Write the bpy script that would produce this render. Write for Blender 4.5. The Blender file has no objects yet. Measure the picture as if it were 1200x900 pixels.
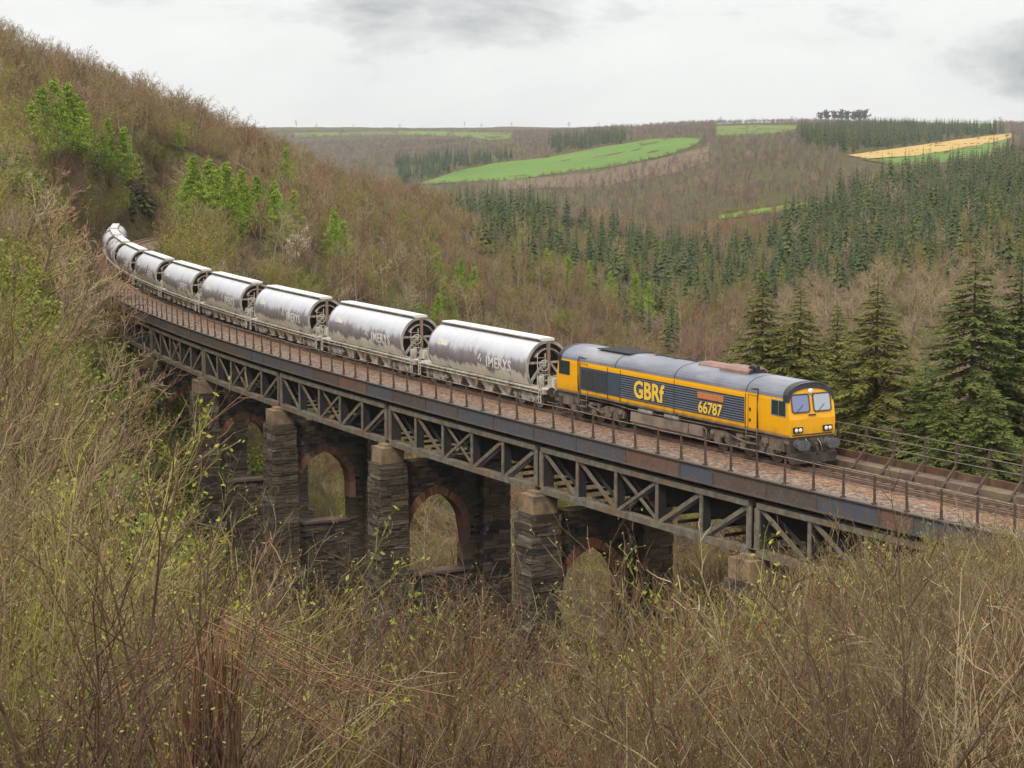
import bpy, bmesh, math, random
import numpy as np
from mathutils import Matrix, Vector

# ------------------------------------------------------------------ scene, camera, world, sun
S = bpy.context.scene
COL = S.collection
R = math.radians
CAMH = 14.86                      # camera height above rail level (m)
FPX, CY, PITCH = 2276.9, 450.0, 0.1258   # focal length in pixels of a 1200 x 900 frame
cam = bpy.data.cameras.new('camera')
cam.sensor_width = 36.0
cam.lens = FPX / 1200 * 36.0
cam.clip_start, cam.clip_end = 0.5, 20000
camo = bpy.data.objects.new('camera', cam)
camo.location = (0, 0, CAMH)
camo.rotation_euler = (math.pi / 2 - PITCH, 0, 0)
COL.objects.link(camo)
S.camera = camo

SUN_EL, SUN_AZ = R(50), R(205)    # azimuth clockwise from +y: behind the camera, a little left
w = bpy.data.worlds.new('World')
S.world = w
w.use_nodes = True
nt = w.node_tree
nt.nodes.clear()
def wn(t, **k):
    n = nt.nodes.new(t)
    for a, b in k.items():
        setattr(n, a, b)
    return n
sky = wn('ShaderNodeTexSky', sky_type='NISHITA', sun_disc=False, sun_elevation=SUN_EL, sun_rotation=SUN_AZ)
bg1 = wn('ShaderNodeBackground'); bg1.inputs[1].default_value = 0.10
tc = wn('ShaderNodeTexCoord')
sep = wn('ShaderNodeSeparateXYZ'); nt.links.new(tc.outputs['Generated'], sep.inputs[0])
# cloud sheet: direction projected on a flat layer overhead
mx = wn('ShaderNodeMath', operation='MAXIMUM'); nt.links.new(sep.outputs[2], mx.inputs[0]); mx.inputs[1].default_value = 0.0
ad = wn('ShaderNodeMath', operation='ADD'); nt.links.new(mx.outputs[0], ad.inputs[0]); ad.inputs[1].default_value = 0.40
dx = wn('ShaderNodeMath', operation='DIVIDE'); nt.links.new(sep.outputs[0], dx.inputs[0]); nt.links.new(ad.outputs[0], dx.inputs[1])
dy = wn('ShaderNodeMath', operation='DIVIDE'); nt.links.new(sep.outputs[1], dy.inputs[0]); nt.links.new(ad.outputs[0], dy.inputs[1])
cmb = wn('ShaderNodeCombineXYZ'); sh = wn('ShaderNodeMath', operation='SUBTRACT'); nt.links.new(dx.outputs[0], sh.inputs[0]); sh.inputs[1].default_value = 0.11; nt.links.new(sh.outputs[0], cmb.inputs[0]); sh2 = wn('ShaderNodeMath', operation='ADD'); nt.links.new(dy.outputs[0], sh2.inputs[0]); sh2.inputs[1].default_value = 0.085; nt.links.new(sh2.outputs[0], cmb.inputs[1]); cmb.inputs[2].default_value = 8.52
n1 = wn('ShaderNodeTexNoise'); n1.inputs['Scale'].default_value = 2.6; n1.inputs['Detail'].default_value = 7; n1.inputs['Roughness'].default_value = 0.58; n1.inputs['Distortion'].default_value = 0.25
nt.links.new(cmb.outputs[0], n1.inputs['Vector'])
rmp = wn('ShaderNodeValToRGB')
e = rmp.color_ramp.elements
e[0].position, e[0].color = 0.40, (0.86, 0.86, 0.835, 1)
e[1].position, e[1].color = 0.70, (0.27, 0.28, 0.30, 1)
m = rmp.color_ramp.elements.new(0.53); m.color = (0.80, 0.80, 0.78, 1)
nt.links.new(n1.outputs[0], rmp.inputs[0])
bg2 = wn('ShaderNodeBackground')
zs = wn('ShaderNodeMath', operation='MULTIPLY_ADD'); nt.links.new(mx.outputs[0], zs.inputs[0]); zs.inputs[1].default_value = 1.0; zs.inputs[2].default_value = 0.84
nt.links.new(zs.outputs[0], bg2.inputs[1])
nt.links.new(rmp.outputs[0], bg2.inputs[0])
nt.links.new(sky.outputs[0], bg1.inputs[0])
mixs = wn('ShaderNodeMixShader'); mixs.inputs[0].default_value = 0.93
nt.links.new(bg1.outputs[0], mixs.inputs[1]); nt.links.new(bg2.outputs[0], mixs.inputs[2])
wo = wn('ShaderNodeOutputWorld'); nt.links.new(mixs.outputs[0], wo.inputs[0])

sun = bpy.data.lights.new('sun', 'SUN')
sun.energy, sun.angle, sun.color = 1.5, R(11), (1.0, 0.92, 0.80)
suno = bpy.data.objects.new('sun', sun)
suno.rotation_euler = (math.pi / 2 - SUN_EL, 0, math.pi - SUN_AZ + 0.0)
sd = Vector((math.sin(SUN_AZ) * math.cos(SUN_EL), math.cos(SUN_AZ) * math.cos(SUN_EL), math.sin(SUN_EL)))
suno.rotation_euler = sd.to_track_quat('Z', 'Y').to_euler()
COL.objects.link(suno)
S.view_settings.view_transform = 'Standard'
S.view_settings.look = 'None'
HAZE = 0.00007                   # air density per metre
S.view_settings.exposure = 0.42
S.view_settings.gamma = 1.0
S.render.engine = 'CYCLES'
S.cycles.max_bounces = 4
S.cycles.diffuse_bounces = 2
S.cycles.glossy_bounces = 2
S.cycles.transmission_bounces = 2
S.cycles.volume_bounces = 0
S.cycles.use_denoising = True
S.cycles.sample_clamp_indirect = 4.0

# ------------------------------------------------------------------ helpers: materials
def tag(o, label=None, cat=None, group=None, kind=None):
    if label: o['label'] = label
    if cat: o['category'] = cat
    if group: o['group'] = group
    if kind: o['kind'] = kind
    return o

class NT:
    def __init__(s, name):
        s.m = bpy.data.materials.new(name); s.m.use_nodes = True
        s.t = s.m.node_tree; s.b = s.t.nodes['Principled BSDF']
    def n(s, t, **k):
        nd = s.t.nodes.new(t)
        for a, b in k.items(): setattr(nd, a, b)
        return nd
    def l(s, a, b): s.t.links.new(a, b)
    def val(s, x): return x
    def mix(s, fac, a, b, mode='MIX'):
        nd = s.n('ShaderNodeMix', data_type='RGBA', blend_type=mode)
        for i, v in ((0, fac), (6, a), (7, b)):
            if hasattr(v, 'is_output'): s.l(v, nd.inputs[i])
            elif i == 0: nd.inputs[0].default_value = v
            else: nd.inputs[i].default_value = (*v, 1)
        return nd.outputs[2]
    def math(s, op, a, b=None, clamp=False):
        nd = s.n('ShaderNodeMath', operation=op, use_clamp=clamp)
        for i, v in ((0, a), (1, b)):
            if v is None: continue
            if hasattr(v, 'is_output'): s.l(v, nd.inputs[i])
            else: nd.inputs[i].default_value = v
        return nd.outputs[0]
    def coord(s, kind='Object', scale=(1, 1, 1), offset=None):
        if kind == 'World':
            c = s.n('ShaderNodeNewGeometry').outputs['Position']
        else:
            c = s.n('ShaderNodeTexCoord').outputs[kind]
        mp = s.n('ShaderNodeMapping'); mp.inputs['Scale'].default_value = scale
        s.l(c, mp.inputs['Vector'])
        if offset is not None: s.l(offset, mp.inputs['Location'])
        return mp.outputs[0]
    def noise(s, vec, scale, detail=4, rough=0.55, lo=0.35, hi=0.65):
        nd = s.n('ShaderNodeTexNoise'); nd.inputs['Scale'].default_value = scale
        nd.inputs['Detail'].default_value = detail; nd.inputs['Roughness'].default_value = rough
        s.l(vec, nd.inputs['Vector'])
        mr = s.n('ShaderNodeMapRange'); mr.inputs[1].default_value = lo; mr.inputs[2].default_value = hi
        s.l(nd.outputs[0], mr.inputs[0])
        return mr.outputs[0]
    def ramp(s, fac, stops):
        r = s.n('ShaderNodeValToRGB'); el = r.color_ramp.elements
        el[0].position, el[0].color = stops[0][0], (*stops[0][1], 1)
        el[1].position, el[1].color = stops[-1][0], (*stops[-1][1], 1)
        for p, c in stops[1:-1]:
            q = el.new(p); q.color = (*c, 1)
        s.l(fac, r.inputs[0]); return r.outputs[0]
    def done(s, col, rough=0.7, metal=0.0, bump=None, bs=0.3, bd=0.02, spec=None):
        if hasattr(col, 'is_output'): s.l(col, s.b.inputs['Base Color'])
        else: s.b.inputs['Base Color'].default_value = (*col, 1)
        if hasattr(rough, 'is_output'): s.l(rough, s.b.inputs['Roughness'])
        else: s.b.inputs['Roughness'].default_value = rough
        s.b.inputs['Metallic'].default_value = metal
        if spec is not None: s.b.inputs['Specular IOR Level'].default_value = spec
        if bump is not None:
            bn = s.n('ShaderNodeBump'); bn.inputs['Strength'].default_value = bs; bn.inputs['Distance'].default_value = bd
            s.l(bump, bn.inputs['Height']); s.l(bn.outputs[0], s.b.inputs['Normal'])
        return s.m

def mat_var(name, c1, c2, scale=2.0, rough=0.7, metal=0.0, c3=None, sc3=0.6, stretch=(1, 1, 1), bs=0.0, coord='Object', spec=None):
    t = NT(name); v = t.coord(coord, stretch)
    f = t.noise(v, scale, 6)
    c = t.mix(f, c1, c2)
    if c3:
        g = t.noise(v, sc3, 5, lo=0.5, hi=0.68)
        c = t.mix(g, c, c3)
    return t.done(c, rough, metal, f if bs else None, bs, spec=spec)

def mat_plant(name, cols, rough=0.85, trans=0.0, nscale=0.0):
    """colour picked per individual plant (object random), with a little variation inside it"""
    t = NT(name)
    r = t.n('ShaderNodeObjectInfo').outputs['Random']
    n = len(cols)
    c = t.ramp(r, [(i / (n - 1), cols[i]) for i in range(n)])
    if nscale:
        v = t.coord('Object'); f = t.noise(v, nscale, 3, lo=0.3, hi=0.7)
        hsv = t.n('ShaderNodeHueSaturation'); t.l(c, hsv.inputs['Color'])
        mr = t.n('ShaderNodeMapRange'); mr.inputs[3].default_value = 0.65; mr.inputs[4].default_value = 1.35
        t.l(f, mr.inputs[0]); t.l(mr.outputs[0], hsv.inputs['Value']); c = hsv.outputs[0]
    return t.done(c, rough, spec=0.15)

# ------------------------------------------------------------------ helpers: meshes
class MB:
    def __init__(s): s.v = []; s.f = []; s.mi = []; s.t = []; s.n = 0; s.rd = set()
    def add(s, v, f, mi=0, tint=0.5):
        v = np.asarray(v, float).reshape(-1, 3); f = np.asarray(f, int)
        s.v.append(v); s.f.append(f + s.n); s.mi.append(np.full(len(f), mi)); s.n += len(v)
        s.t.append(np.full(len(v), tint) if np.isscalar(tint) else np.asarray(tint, float))
    def box(s, c, size, mi=0, M=None, tint=0.5):
        x, y, z = np.array(size) / 2.0
        v = np.array([[-x, -y, -z], [x, -y, -z], [x, y, -z], [-x, y, -z], [-x, -y, z], [x, -y, z], [x, y, z], [-x, y, z]])
        if M is not None: v = v @ np.array(M).T
        s.add(v + np.array(c), [[0, 3, 2, 1], [4, 5, 6, 7], [0, 1, 5, 4], [1, 2, 6, 5], [2, 3, 7, 6], [3, 0, 4, 7]], mi, tint)
    def hexa(s, v8, mi=0, tint=0.5):
        s.add(v8, [[0, 3, 2, 1], [4, 5, 6, 7], [0, 1, 5, 4], [1, 2, 6, 5], [2, 3, 7, 6], [3, 0, 4, 7]], mi, tint)
    def bar(s, p, q, w, h=None, mi=0, up=(0, 0, 1), tint=0.5):
        """rectangular bar from p to q, w across, h along up"""
        h = w if h is None else h
        p, q = np.array(p, float), np.array(q, float); d = q - p; L = np.linalg.norm(d); d /= L
        u = np.array(up, float); a = np.cross(d, u)
        if np.linalg.norm(a) < 1e-6: a = np.cross(d, (1, 0, 0))
        a /= np.linalg.norm(a); b = np.cross(a, d)
        s.box((p + q) / 2, (w, L, h), mi, np.stack([a, d, b], 1), tint)
    def tube(s, pts, rad, k=8, mi=0, caps=True, tint=0.5):
        pts = np.asarray(pts, float); n = len(pts); rad = np.broadcast_to(np.asarray(rad, float), (n,))
        d = np.gradient(pts, axis=0); d /= np.linalg.norm(d, axis=1, keepdims=True) + 1e-12
        ref = np.array([0, 0, 1.0]) if abs(d[:, 2]).mean() < 0.85 else np.array([1.0, 0, 0])
        a = np.cross(d, ref); a /= np.linalg.norm(a, axis=1, keepdims=True) + 1e-12
        b = np.cross(d, a)
        th = np.arange(k) * 2 * math.pi / k
        ring = pts[:, None, :] + rad[:, None, None] * (np.cos(th)[None, :, None] * a[:, None, :] + np.sin(th)[None, :, None] * b[:, None, :])
        i = np.arange(n - 1)[:, None] * k; j = np.arange(k)[None, :]; j2 = (j + 1) % k
        f = np.stack([i + j, i + j2, i + k + j2, i + k + j], -1).reshape(-1, 4)
        base = s.n
        s.rd.add(len(s.f)); s.add(ring.reshape(-1, 3), f, mi, tint)
        if caps and k > 3:
            s.f.append(np.array([list(range(base + k - 1, base - 1, -1))])); s.mi.append(np.array([mi]))
            s.f.append(np.array([list(range(base + (n - 1) * k, base + n * k))])); s.mi.append(np.array([mi]))
    def cyl(s, p, q, r, k=16, mi=0): s.tube([p, q], [r, r], k, mi)
    def poly(s, pts, mi=0, tint=0.5):
        s.add(pts, [list(range(len(pts)))], mi, tint)
    def prism(s, pts2, fn, a, b, mi=0):
        """extrude a closed 2-D outline between parameters a and b; fn(p, t) -> 3-D"""
        n = len(pts2)
        A = [fn(p, a) for p in pts2]; B = [fn(p, b) for p in pts2]
        base = s.n
        s.add(A + B, [[i, (i + 1) % n, n + (i + 1) % n, n + i] for i in range(n)], mi)
        s.f.append(np.array([list(range(base + n - 1, base - 1, -1))])); s.mi.append(np.array([mi]))
        s.f.append(np.array([list(range(base + n, base + 2 * n))])); s.mi.append(np.array([mi]))
    def grid(s, P, mi=0, tint=0.5):
        P = np.asarray(P, float); n, m_ = P.shape[:2]
        i = np.arange(n - 1)[:, None] * m_; j = np.arange(m_ - 1)[None, :]
        f = np.stack([i + j, i + j + 1, i + m_ + j + 1, i + m_ + j], -1).reshape(-1, 4)
        s.add(P.reshape(-1, 3), f, mi, tint)
    def mesh(s, name, mats, smooth=False):
        me = bpy.data.meshes.new(name)
        V = np.concatenate(s.v) if s.v else np.zeros((0, 3))
        loops = np.concatenate([f.ravel() for f in s.f]); tot = np.concatenate([np.full(len(f), f.shape[1]) for f in s.f])
        me.vertices.add(len(V)); me.vertices.foreach_set('co', V.ravel())
        me.loops.add(len(loops)); me.loops.foreach_set('vertex_index', loops.astype(np.int32))
        me.polygons.add(len(tot))
        me.polygons.foreach_set('loop_start', np.concatenate([[0], np.cumsum(tot)[:-1]]).astype(np.int32))
        me.polygons.foreach_set('loop_total', tot.astype(np.int32))
        me.polygons.foreach_set('material_index', np.concatenate(s.mi).astype(np.int32))
        me.polygons.foreach_set('use_smooth', np.concatenate([np.full(len(f), bool(smooth) or i in s.rd) for i, f in enumerate(s.f)]))
        at = me.attributes.new('tint', 'FLOAT', 'POINT'); at.data.foreach_set('value', np.concatenate(s.t))
        for m_ in (mats if isinstance(mats, (list, tuple)) else [mats]): me.materials.append(m_)
        me.update(calc_edges=True); me.validate()
        return me
    def build(s, name, mats, parent=None, smooth=False, loc=None):
        o = bpy.data.objects.new(name, s.mesh(name, mats, smooth)); COL.objects.link(o)
        if parent: o.parent = parent
        if loc is not None: o.location = loc
        if smooth == 'auto': pass
        return o

def empty(name, loc=(0, 0, 0), rz=0.0):
    o = bpy.data.objects.new(name, None); COL.objects.link(o); o.location = loc; o.rotation_euler = (0, 0, rz); o.empty_display_size = 0.5
    return o

def copy_tree(o, parent=None):
    c = o.copy(); COL.objects.link(c)
    if parent: c.parent = parent
    for ch in [x for x in ALL_CHILDREN.get(o.name, [])]: copy_tree(ch, c)
    return c
ALL_CHILDREN = {}
def index_children(root):
    ALL_CHILDREN.setdefault(root.name, list(root.children))
    for c in root.children: index_children(c)

def text_mesh(txt, size, extrude=0.004, offset=0.0, shear=0.0, space=1.0, cuts=False):
    cu = bpy.data.curves.new('t', 'FONT'); cu.body = txt; cu.size = size; cu.extrude = extrude; cu.offset = offset
    cu.shear = shear; cu.space_character = space; cu.resolution_u = 3; cu.align_x = 'LEFT'
    ob = bpy.data.objects.new('t', cu); COL.objects.link(ob)
    me = bpy.data.meshes.new_from_object(ob.evaluated_get(bpy.context.evaluated_depsgraph_get()))
    bpy.data.objects.remove(ob); bpy.data.curves.remove(cu)
    if cuts:
        bm = bmesh.new(); bm.from_mesh(me)
        for h in np.linspace(-0.25, 1.0, 14) * size:
            bmesh.ops.bisect_plane(bm, geom=bm.verts[:] + bm.edges[:] + bm.faces[:], plane_co=(0, h, 0), plane_no=(0, 1, 0))
        bm.to_mesh(me); bm.free()
    return me

# ------------------------------------------------------------------ track line and camera maths
KS = [-20, 20, 60, 100, 130, 160, 200]
KV = [-.0023, -.0012, -.0025, -.0017, -.0025, -.0024, -.0065]
G = np.linspace(-80, 300, 1521)
_h = G[1] - G[0]; _k = np.interp(G, KS, KV); _i0 = int(np.argmin(abs(G)))
_th = np.concatenate([[0], np.cumsum((_k[1:] + _k[:-1]) / 2 * _h)]); TH = _th - _th[_i0] + 0.548
_x = np.concatenate([[0], np.cumsum((-np.sin(TH[1:]) - np.sin(TH[:-1])) / 2 * _h)])
_y = np.concatenate([[0], np.cumsum((np.cos(TH[1:]) + np.cos(TH[:-1])) / 2 * _h)])
GX = _x - _x[_i0] + 14.1105; GY = _y - _y[_i0] + 87.138
def trk(s): return np.interp(s, G, GX), np.interp(s, G, GY), np.interp(s, G, TH)
def P3(s, lat, z):
    """point at arc length s along the line, lat metres to its near (left-facing) side, z above the rail"""
    x, y, t = trk(s)
    return np.array([x - math.cos(t) * lat, y - math.sin(t) * lat, z])
def proj(x, y, z):
    zz = np.asarray(z) - CAMH; c, s = math.cos(PITCH), math.sin(PITCH)
    yc = y * c - zz * s; zc = zz * c + y * s
    return 600 + FPX * x / yc, CY - FPX * zc / yc
def z_at(d, py):
    c, s = math.cos(PITCH), math.sin(PITCH); t = (CY - py) / FPX
    return CAMH + d * (t * c - s) / (c + t * s)

# ------------------------------------------------------------------ terrain height field
TD = np.array([3, 15, 30, 50, 65, 80, 100, 130, 160, 180, 200, 230, 260, 300, 340, 380, 450, 520, 600, 700, 850, 1100, 1400, 1700, 2100, 2600, 3200, 4600.])
TP = np.array([-150, 0, 100, 150, 200, 350, 500, 650, 800, 950, 1100, 1200, 1350.])
TZ = np.array([
 # 3    15   30   50   65   80  100  130  160  180  200  230  260  300  340  380  450  520  600  700  850 1100 1400 1700 2100 2600 3200 4600
 [14.5,11.5,9.0, 7.0, 6.5, 7.0, 8.0,10.0,12.0,14.0,15.0,19.0,22.0,27.0,33.0,38.0,40.0,36.0,30.0,20., -10,-50, -50,-45, -32,-14,  6, 10],
 [14.0,10.5,7.0, 3.5, 2.8, 2.5, 3.5, 6.0, 8.5,10.0,12.0,15.0,18.0,22.0,26.0,29.0,30.0,26.0,20.0, 5., -25,-50, -50,-45, -32,-14,  6, 10],
 [13.6, 9.5,5.5, 0.0,-3.5,-6.0,-8.0,-8.5,-6.0,-4.5,-3.0,-1.2, 2.5,11.5,17.0,22.0,23.0,18.0, 8.0,-5., -35,-50, -50,-45, -32,-14,  6, 10],
 [13.5, 9.3,5.0,-1.0,-5.0,-9.0,-13.,-14.,-9.0,-3.0,-1.5,-0.5, 3.5,11.5,15.5,19.0,19.0,14.0, 4.0,-8., -38,-50, -50,-45, -32,-14,  6, 10],
 [13.4, 9.2,4.5,-2.0,-6.0,-11.,-17.,-20.,-16.,-9.0,-2.0, 4.0, 6.5,10.5,13.5,15.5,15.5,10.0, 0.0,-12, -40,-50, -50,-45, -32,-14,  6, 10],
 [13.3, 9.1,4.2,-3.0,-7.5,-14.,-22.,-28.,-26.,-22.,-16.,-9.0,-4.5,-0.5, 1.5, 3.0, 2.5,-2.0,-12.,-22, -40,-50, -50,-45, -32,-14,  6, 10],
 [13.3, 9.0,4.0,-4.0,-9.0,-16.,-25.,-33.,-35.,-34.,-32.,-28.,-22.,-15.,-11.,-8.5,-7.0,-8.0,-13.,-24, -40,-45, -32,-25, -16, -3,  5, 10],
 [13.3, 9.0,4.0,-4.5,-10.,-17.,-27.,-37.,-42.,-42.,-42.,-40.,-37.,-31.,-25.,-21.,-19.,-18.,-18.,-22, -30,-30, -24,-14,  -2,  4,  8, 12],
 [13.4, 9.2,4.2,-4.0,-8.5,-13.,-12.,-22.,-36.,-45.,-45.,-44.,-42.,-36.,-27.,-25.,-24.,-24.,-25.,-24, -20,-12,  -2,  4,  10, 14, 14, 14],
 [13.6, 9.6,5.0,-2.0,-5.0,-8.5,-9.5,-17.,-29.,-37.,-38.,-37.,-36.,-33.,-28.,-26.,-23.,-22.,-19.,-13,  -6,  0,   4,  7,  12, 18, 18, 16],
 [13.8, 9.9,6.0, 0.0,-3.0,-6.0,-8.5,-15.,-24.,-30.,-30.,-29.,-28.,-26.,-22.,-19.,-15.,-14.,-14.,-15, -16,-12,  -4,  3,   9, 16, 17, 16],
 [14.0,10.1,6.5, 1.5,-1.5,-4.5,-11.,-18.,-22.,-24.,-25.,-24.,-23.,-22.,-18.,-14.,-10.,-8.0,-6.0,-6.,  -7, -8,  -3,  3,  10, 15, 16, 16],
 [14.2,10.5,7.0, 2.0,-1.0,-3.5,-9.0,-14.,-18.,-20.,-20.,-19.,-18.,-16.,-12.,-8.0,-4.0,-2.0, 0.0, 2.,   2,  0,   2,  6,  12, 15, 16, 16]])
TY = 148 + (15.5 - TZ) * 2200 / TD[None, :]
TZN = np.array([[z_at(d, y) for d, y in zip(TD, row)] for row in TY])
_LD = np.log(TD)
_fd = np.linspace(_LD[0], _LD[-1], 700)
_fp = np.linspace(TP[0], TP[-1], 301)
_t1 = np.stack([np.interp(_fd, _LD, r) for r in TZN])
def _smooth(a, n):
    k = np.hanning(2 * n + 3); k /= k.sum(); p = np.pad(a, [(0, 0), (n + 1, n + 1)], mode='edge')
    return np.stack([np.convolve(r, k, 'valid') for r in p])
_t1 = _smooth(_t1, 11)
_t2 = np.stack([np.interp(_fp, TP, _t1[:, j]) for j in range(700)], 1)
_t2 = _smooth(_t2.T, 9).T
def _hash(i, j): 
    v = np.sin(i * 127.1 + j * 311.7) * 43758.5453
    return v - np.floor(v)
def vnoise(x, y):
    i, j = np.floor(x), np.floor(y); u, v = x - i, y - j; u = u * u * (3 - 2 * u); v = v * v * (3 - 2 * v)
    return (_hash(i, j) * (1 - u) + _hash(i + 1, j) * u) * (1 - v) + (_hash(i, j + 1) * (1 - u) + _hash(i + 1, j + 1) * u) * v - 0.5
TS = np.arange(-80, 300, 1.0); TXs, TYs, _ = trk(TS)
def terrain(x, y):
    x = np.atleast_1d(np.asarray(x, float)); y = np.atleast_1d(np.asarray(y, float))
    d = np.clip(y, 3, 4600); px = 600 + FPX * (x / np.maximum(y, 1.0)) / math.cos(PITCH)
    fi = np.clip((px - _fp[0]) / (_fp[1] - _fp[0]), 0, 299.999); fj = np.clip((np.log(d) - _fd[0]) / (_fd[1] - _fd[0]), 0, 698.999)
    i, j = fi.astype(int), fj.astype(int); u, v = fi - i, fj - j
    z = (_t2[i, j] * (1 - u) + _t2[i + 1, j] * u) * (1 - v) + (_t2[i, j + 1] * (1 - u) + _t2[i + 1, j + 1] * u) * v
    amp = np.clip((d - 20) / 150, 0.0, 1.0)
    z = z + amp * (1.6 * vnoise(x / 23, y / 23) + 0.8 * vnoise(x / 9 + 7, y / 9)) + np.clip(d / 900 - .2, 0, 3) * 3.0 * vnoise(x / 130, y / 130)
    # level formation under the line beyond both ends of the viaduct, and clear ground under the spans
    m = (d < 320) & (d > 40)
    if m.any():
        xm, ym = x[m], y[m]
        dd = (xm[:, None] - TXs[None]) ** 2 + (ym[:, None] - TYs[None]) ** 2
        k = dd.argmin(1); dist = np.sqrt(dd[np.arange(len(k)), k]); s = TS[k]
        t = np.clip((dist - 5.0) / 7.0, 0, 1); t = t * t * (3 - 2 * t)
        zz = z[m]
        on = (s > 104) | (s < -24)
        zz = np.where(on, (-0.75) * (1 - t) + zz * t, zz)
        under = (~on) & (dist < 11)
        lim = np.interp(s, [-26, -19, -10, 92, 100, 104], [-4.5, -5.0, -7.0, -7.0, -4.0, -1.0])
        zz = np.where(under, np.minimum(zz, lim), zz)
        z[m] = zz
    return z
def pix2ground(px, py, dmin=30.0, dmax=4500.0):
    """first ground point seen through a pixel of the 1200 x 900 frame, no nearer than dmin"""
    ds = np.exp(np.linspace(math.log(dmin), math.log(dmax), 500))
    x = (px - 600) / FPX * ds * math.cos(PITCH)
    for _ in range(3):
        z = terrain(x, ds); c, s = math.cos(PITCH), math.sin(PITCH)
        x = (px - 600) / FPX * (ds * c - (z - CAMH) * s)
    y = proj(x, ds, z)[1]
    k = np.nonzero(y <= py)[0]
    k = k[0] if len(k) else int(np.argmin(y))
    return float(x[k]), float(ds[k]), float(z[k])

# ------------------------------------------------------------------ materials
def ground_mat():
    t = NT('woodland_floor'); v = t.coord('World')
    a = t.noise(v, 0.9, 8, 0.7); b = t.noise(v, 0.08, 5, lo=0.42, hi=0.6); g = t.noise(v, 0.045, 4, lo=0.52, hi=0.66)
    c = t.mix(a, (0.045, 0.032, 0.02), (0.15, 0.105, 0.055))
    c = t.mix(b, c, t.mix(a, (0.06, 0.05, 0.02), (0.15, 0.13, 0.045)))
    c = t.mix(g, c, t.mix(a, (0.05, 0.06, 0.015), (0.12, 0.12, 0.03)))
    return t.done(c, 0.95, bump=a, bs=0.8, bd=0.3, spec=0.1)
M_GROUND = ground_mat()
def field_mat(name, c1, c2):
    t = NT(name); v = t.coord('World')
    f = t.noise(v, 0.012, 6, 0.6); g = t.noise(v, 0.15, 4, lo=0.3, hi=0.7)
    c = t.mix(f, c1, c2); c = t.mix(t.math('MULTIPLY', g, 0.3), c, (0.10, 0.11, 0.03))
    return t.done(c, 0.95, spec=0.1)
M_GREEN = field_mat('pasture', (0.10, 0.195, 0.032), (0.14, 0.235, 0.038))
M_OLIVE = field_mat('rough_pasture', (0.13, 0.17, 0.04), (0.16, 0.22, 0.05))
M_STUBBLE = field_mat('stubble', (0.50, 0.33, 0.11), (0.56, 0.38, 0.14))
M_BRACKEN = field_mat('bracken', (0.18, 0.12, 0.075), (0.14, 0.105, 0.065))

def masonry_mat():
    t = NT('slate_masonry'); v = t.coord('World', (0.9, 0.9, 4.5))
    a = t.noise(v, 1.6, 6, 0.65); v2 = t.coord('World'); b = t.noise(v2, 0.35, 5, lo=0.45, hi=0.62)
    at = t.n('ShaderNodeAttribute', attribute_name='tint').outputs['Fac']
    c = t.ramp(at, [(0.0, (0.030, 0.026, 0.023)), (0.35, (0.125, 0.10, 0.078)), (0.7, (0.21, 0.165, 0.118)), (1.0, (0.38, 0.33, 0.28))])
    c = t.mix(t.math('MULTIPLY', a, 0.5), c, (0.05, 0.043, 0.038))
    c = t.mix(t.math('MULTIPLY', b, 0.45), c, (0.15, 0.115, 0.06))
    return t.done(c, 0.85, bump=a, bs=0.9, bd=0.10, spec=0.2)
M_STONE = masonry_mat()
def brick_mat():
    t = NT('arch_brick'); v = t.coord('World'); at = t.n('ShaderNodeAttribute', attribute_name='tint').outputs['Fac']
    a = t.noise(v, 5.0, 6, 0.65); b = t.noise(v, 0.9, 5, lo=0.45, hi=0.62)
    c = t.ramp(at, [(0, (0.10, 0.06, 0.045)), (0.4, (0.22, 0.085, 0.052)), (0.75, (0.33, 0.125, 0.07)), (1, (0.40, 0.21, 0.13))])
    c = t.mix(t.math('MULTIPLY', a, 0.5), c, (0.09, 0.06, 0.045)); c = t.mix(t.math('MULTIPLY', b, 0.6), c, (0.085, 0.07, 0.055))
    return t.done(c, 0.9, bump=a, bs=0.5, bd=0.03)
M_BRICK = brick_mat()
M_CAP = mat_var('dressed_stone', (0.33, 0.23, 0.13), (0.19, 0.14, 0.09), 1.5, 0.8, c3=(0.09, 0.075, 0.06), sc3=0.8, coord='World', bs=0.3)
def fascia_mat():
    t = NT('painted_girder'); 
    at = t.n('ShaderNodeAttribute', attribute_name='tint').outputs['Fac']
    v = t.coord('World'); a = t.noise(v, 1.7, 8, 0.75, lo=0.46, hi=0.58); b = t.noise(v, 9, 5, lo=0.4, hi=0.7)
    c = t.ramp(at, [(0.0, (0.080, 0.096, 0.125)), (0.4, (0.09, 0.09, 0.095)), (0.55, (0.095, 0.075, 0.063)), (0.8, (0.13, 0.085, 0.064)), (1.0, (0.21, 0.105, 0.07))])
    c = t.mix(t.math('MULTIPLY', a, 0.9), c, t.mix(b, (0.10, 0.066, 0.05), (0.17, 0.145, 0.125)))
    return t.done(c, 0.6, bump=b, bs=0.25)
M_FASCIA = fascia_mat()
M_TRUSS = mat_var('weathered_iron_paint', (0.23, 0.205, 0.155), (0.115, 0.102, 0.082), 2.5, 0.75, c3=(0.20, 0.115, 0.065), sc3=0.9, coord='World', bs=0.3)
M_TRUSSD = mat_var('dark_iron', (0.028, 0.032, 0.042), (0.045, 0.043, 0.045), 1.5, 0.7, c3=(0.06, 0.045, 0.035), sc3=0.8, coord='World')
M_RUST = mat_var('rusty_steel', (0.13, 0.06, 0.032), (0.075, 0.042, 0.03), 3.0, 0.85, c3=(0.16, 0.10, 0.06), sc3=1.5, coord='World', bs=0.2)
M_POST = mat_var('brown_painted_post', (0.10, 0.062, 0.042), (0.065, 0.045, 0.034), 4.0, 0.8, coord='World')
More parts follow.
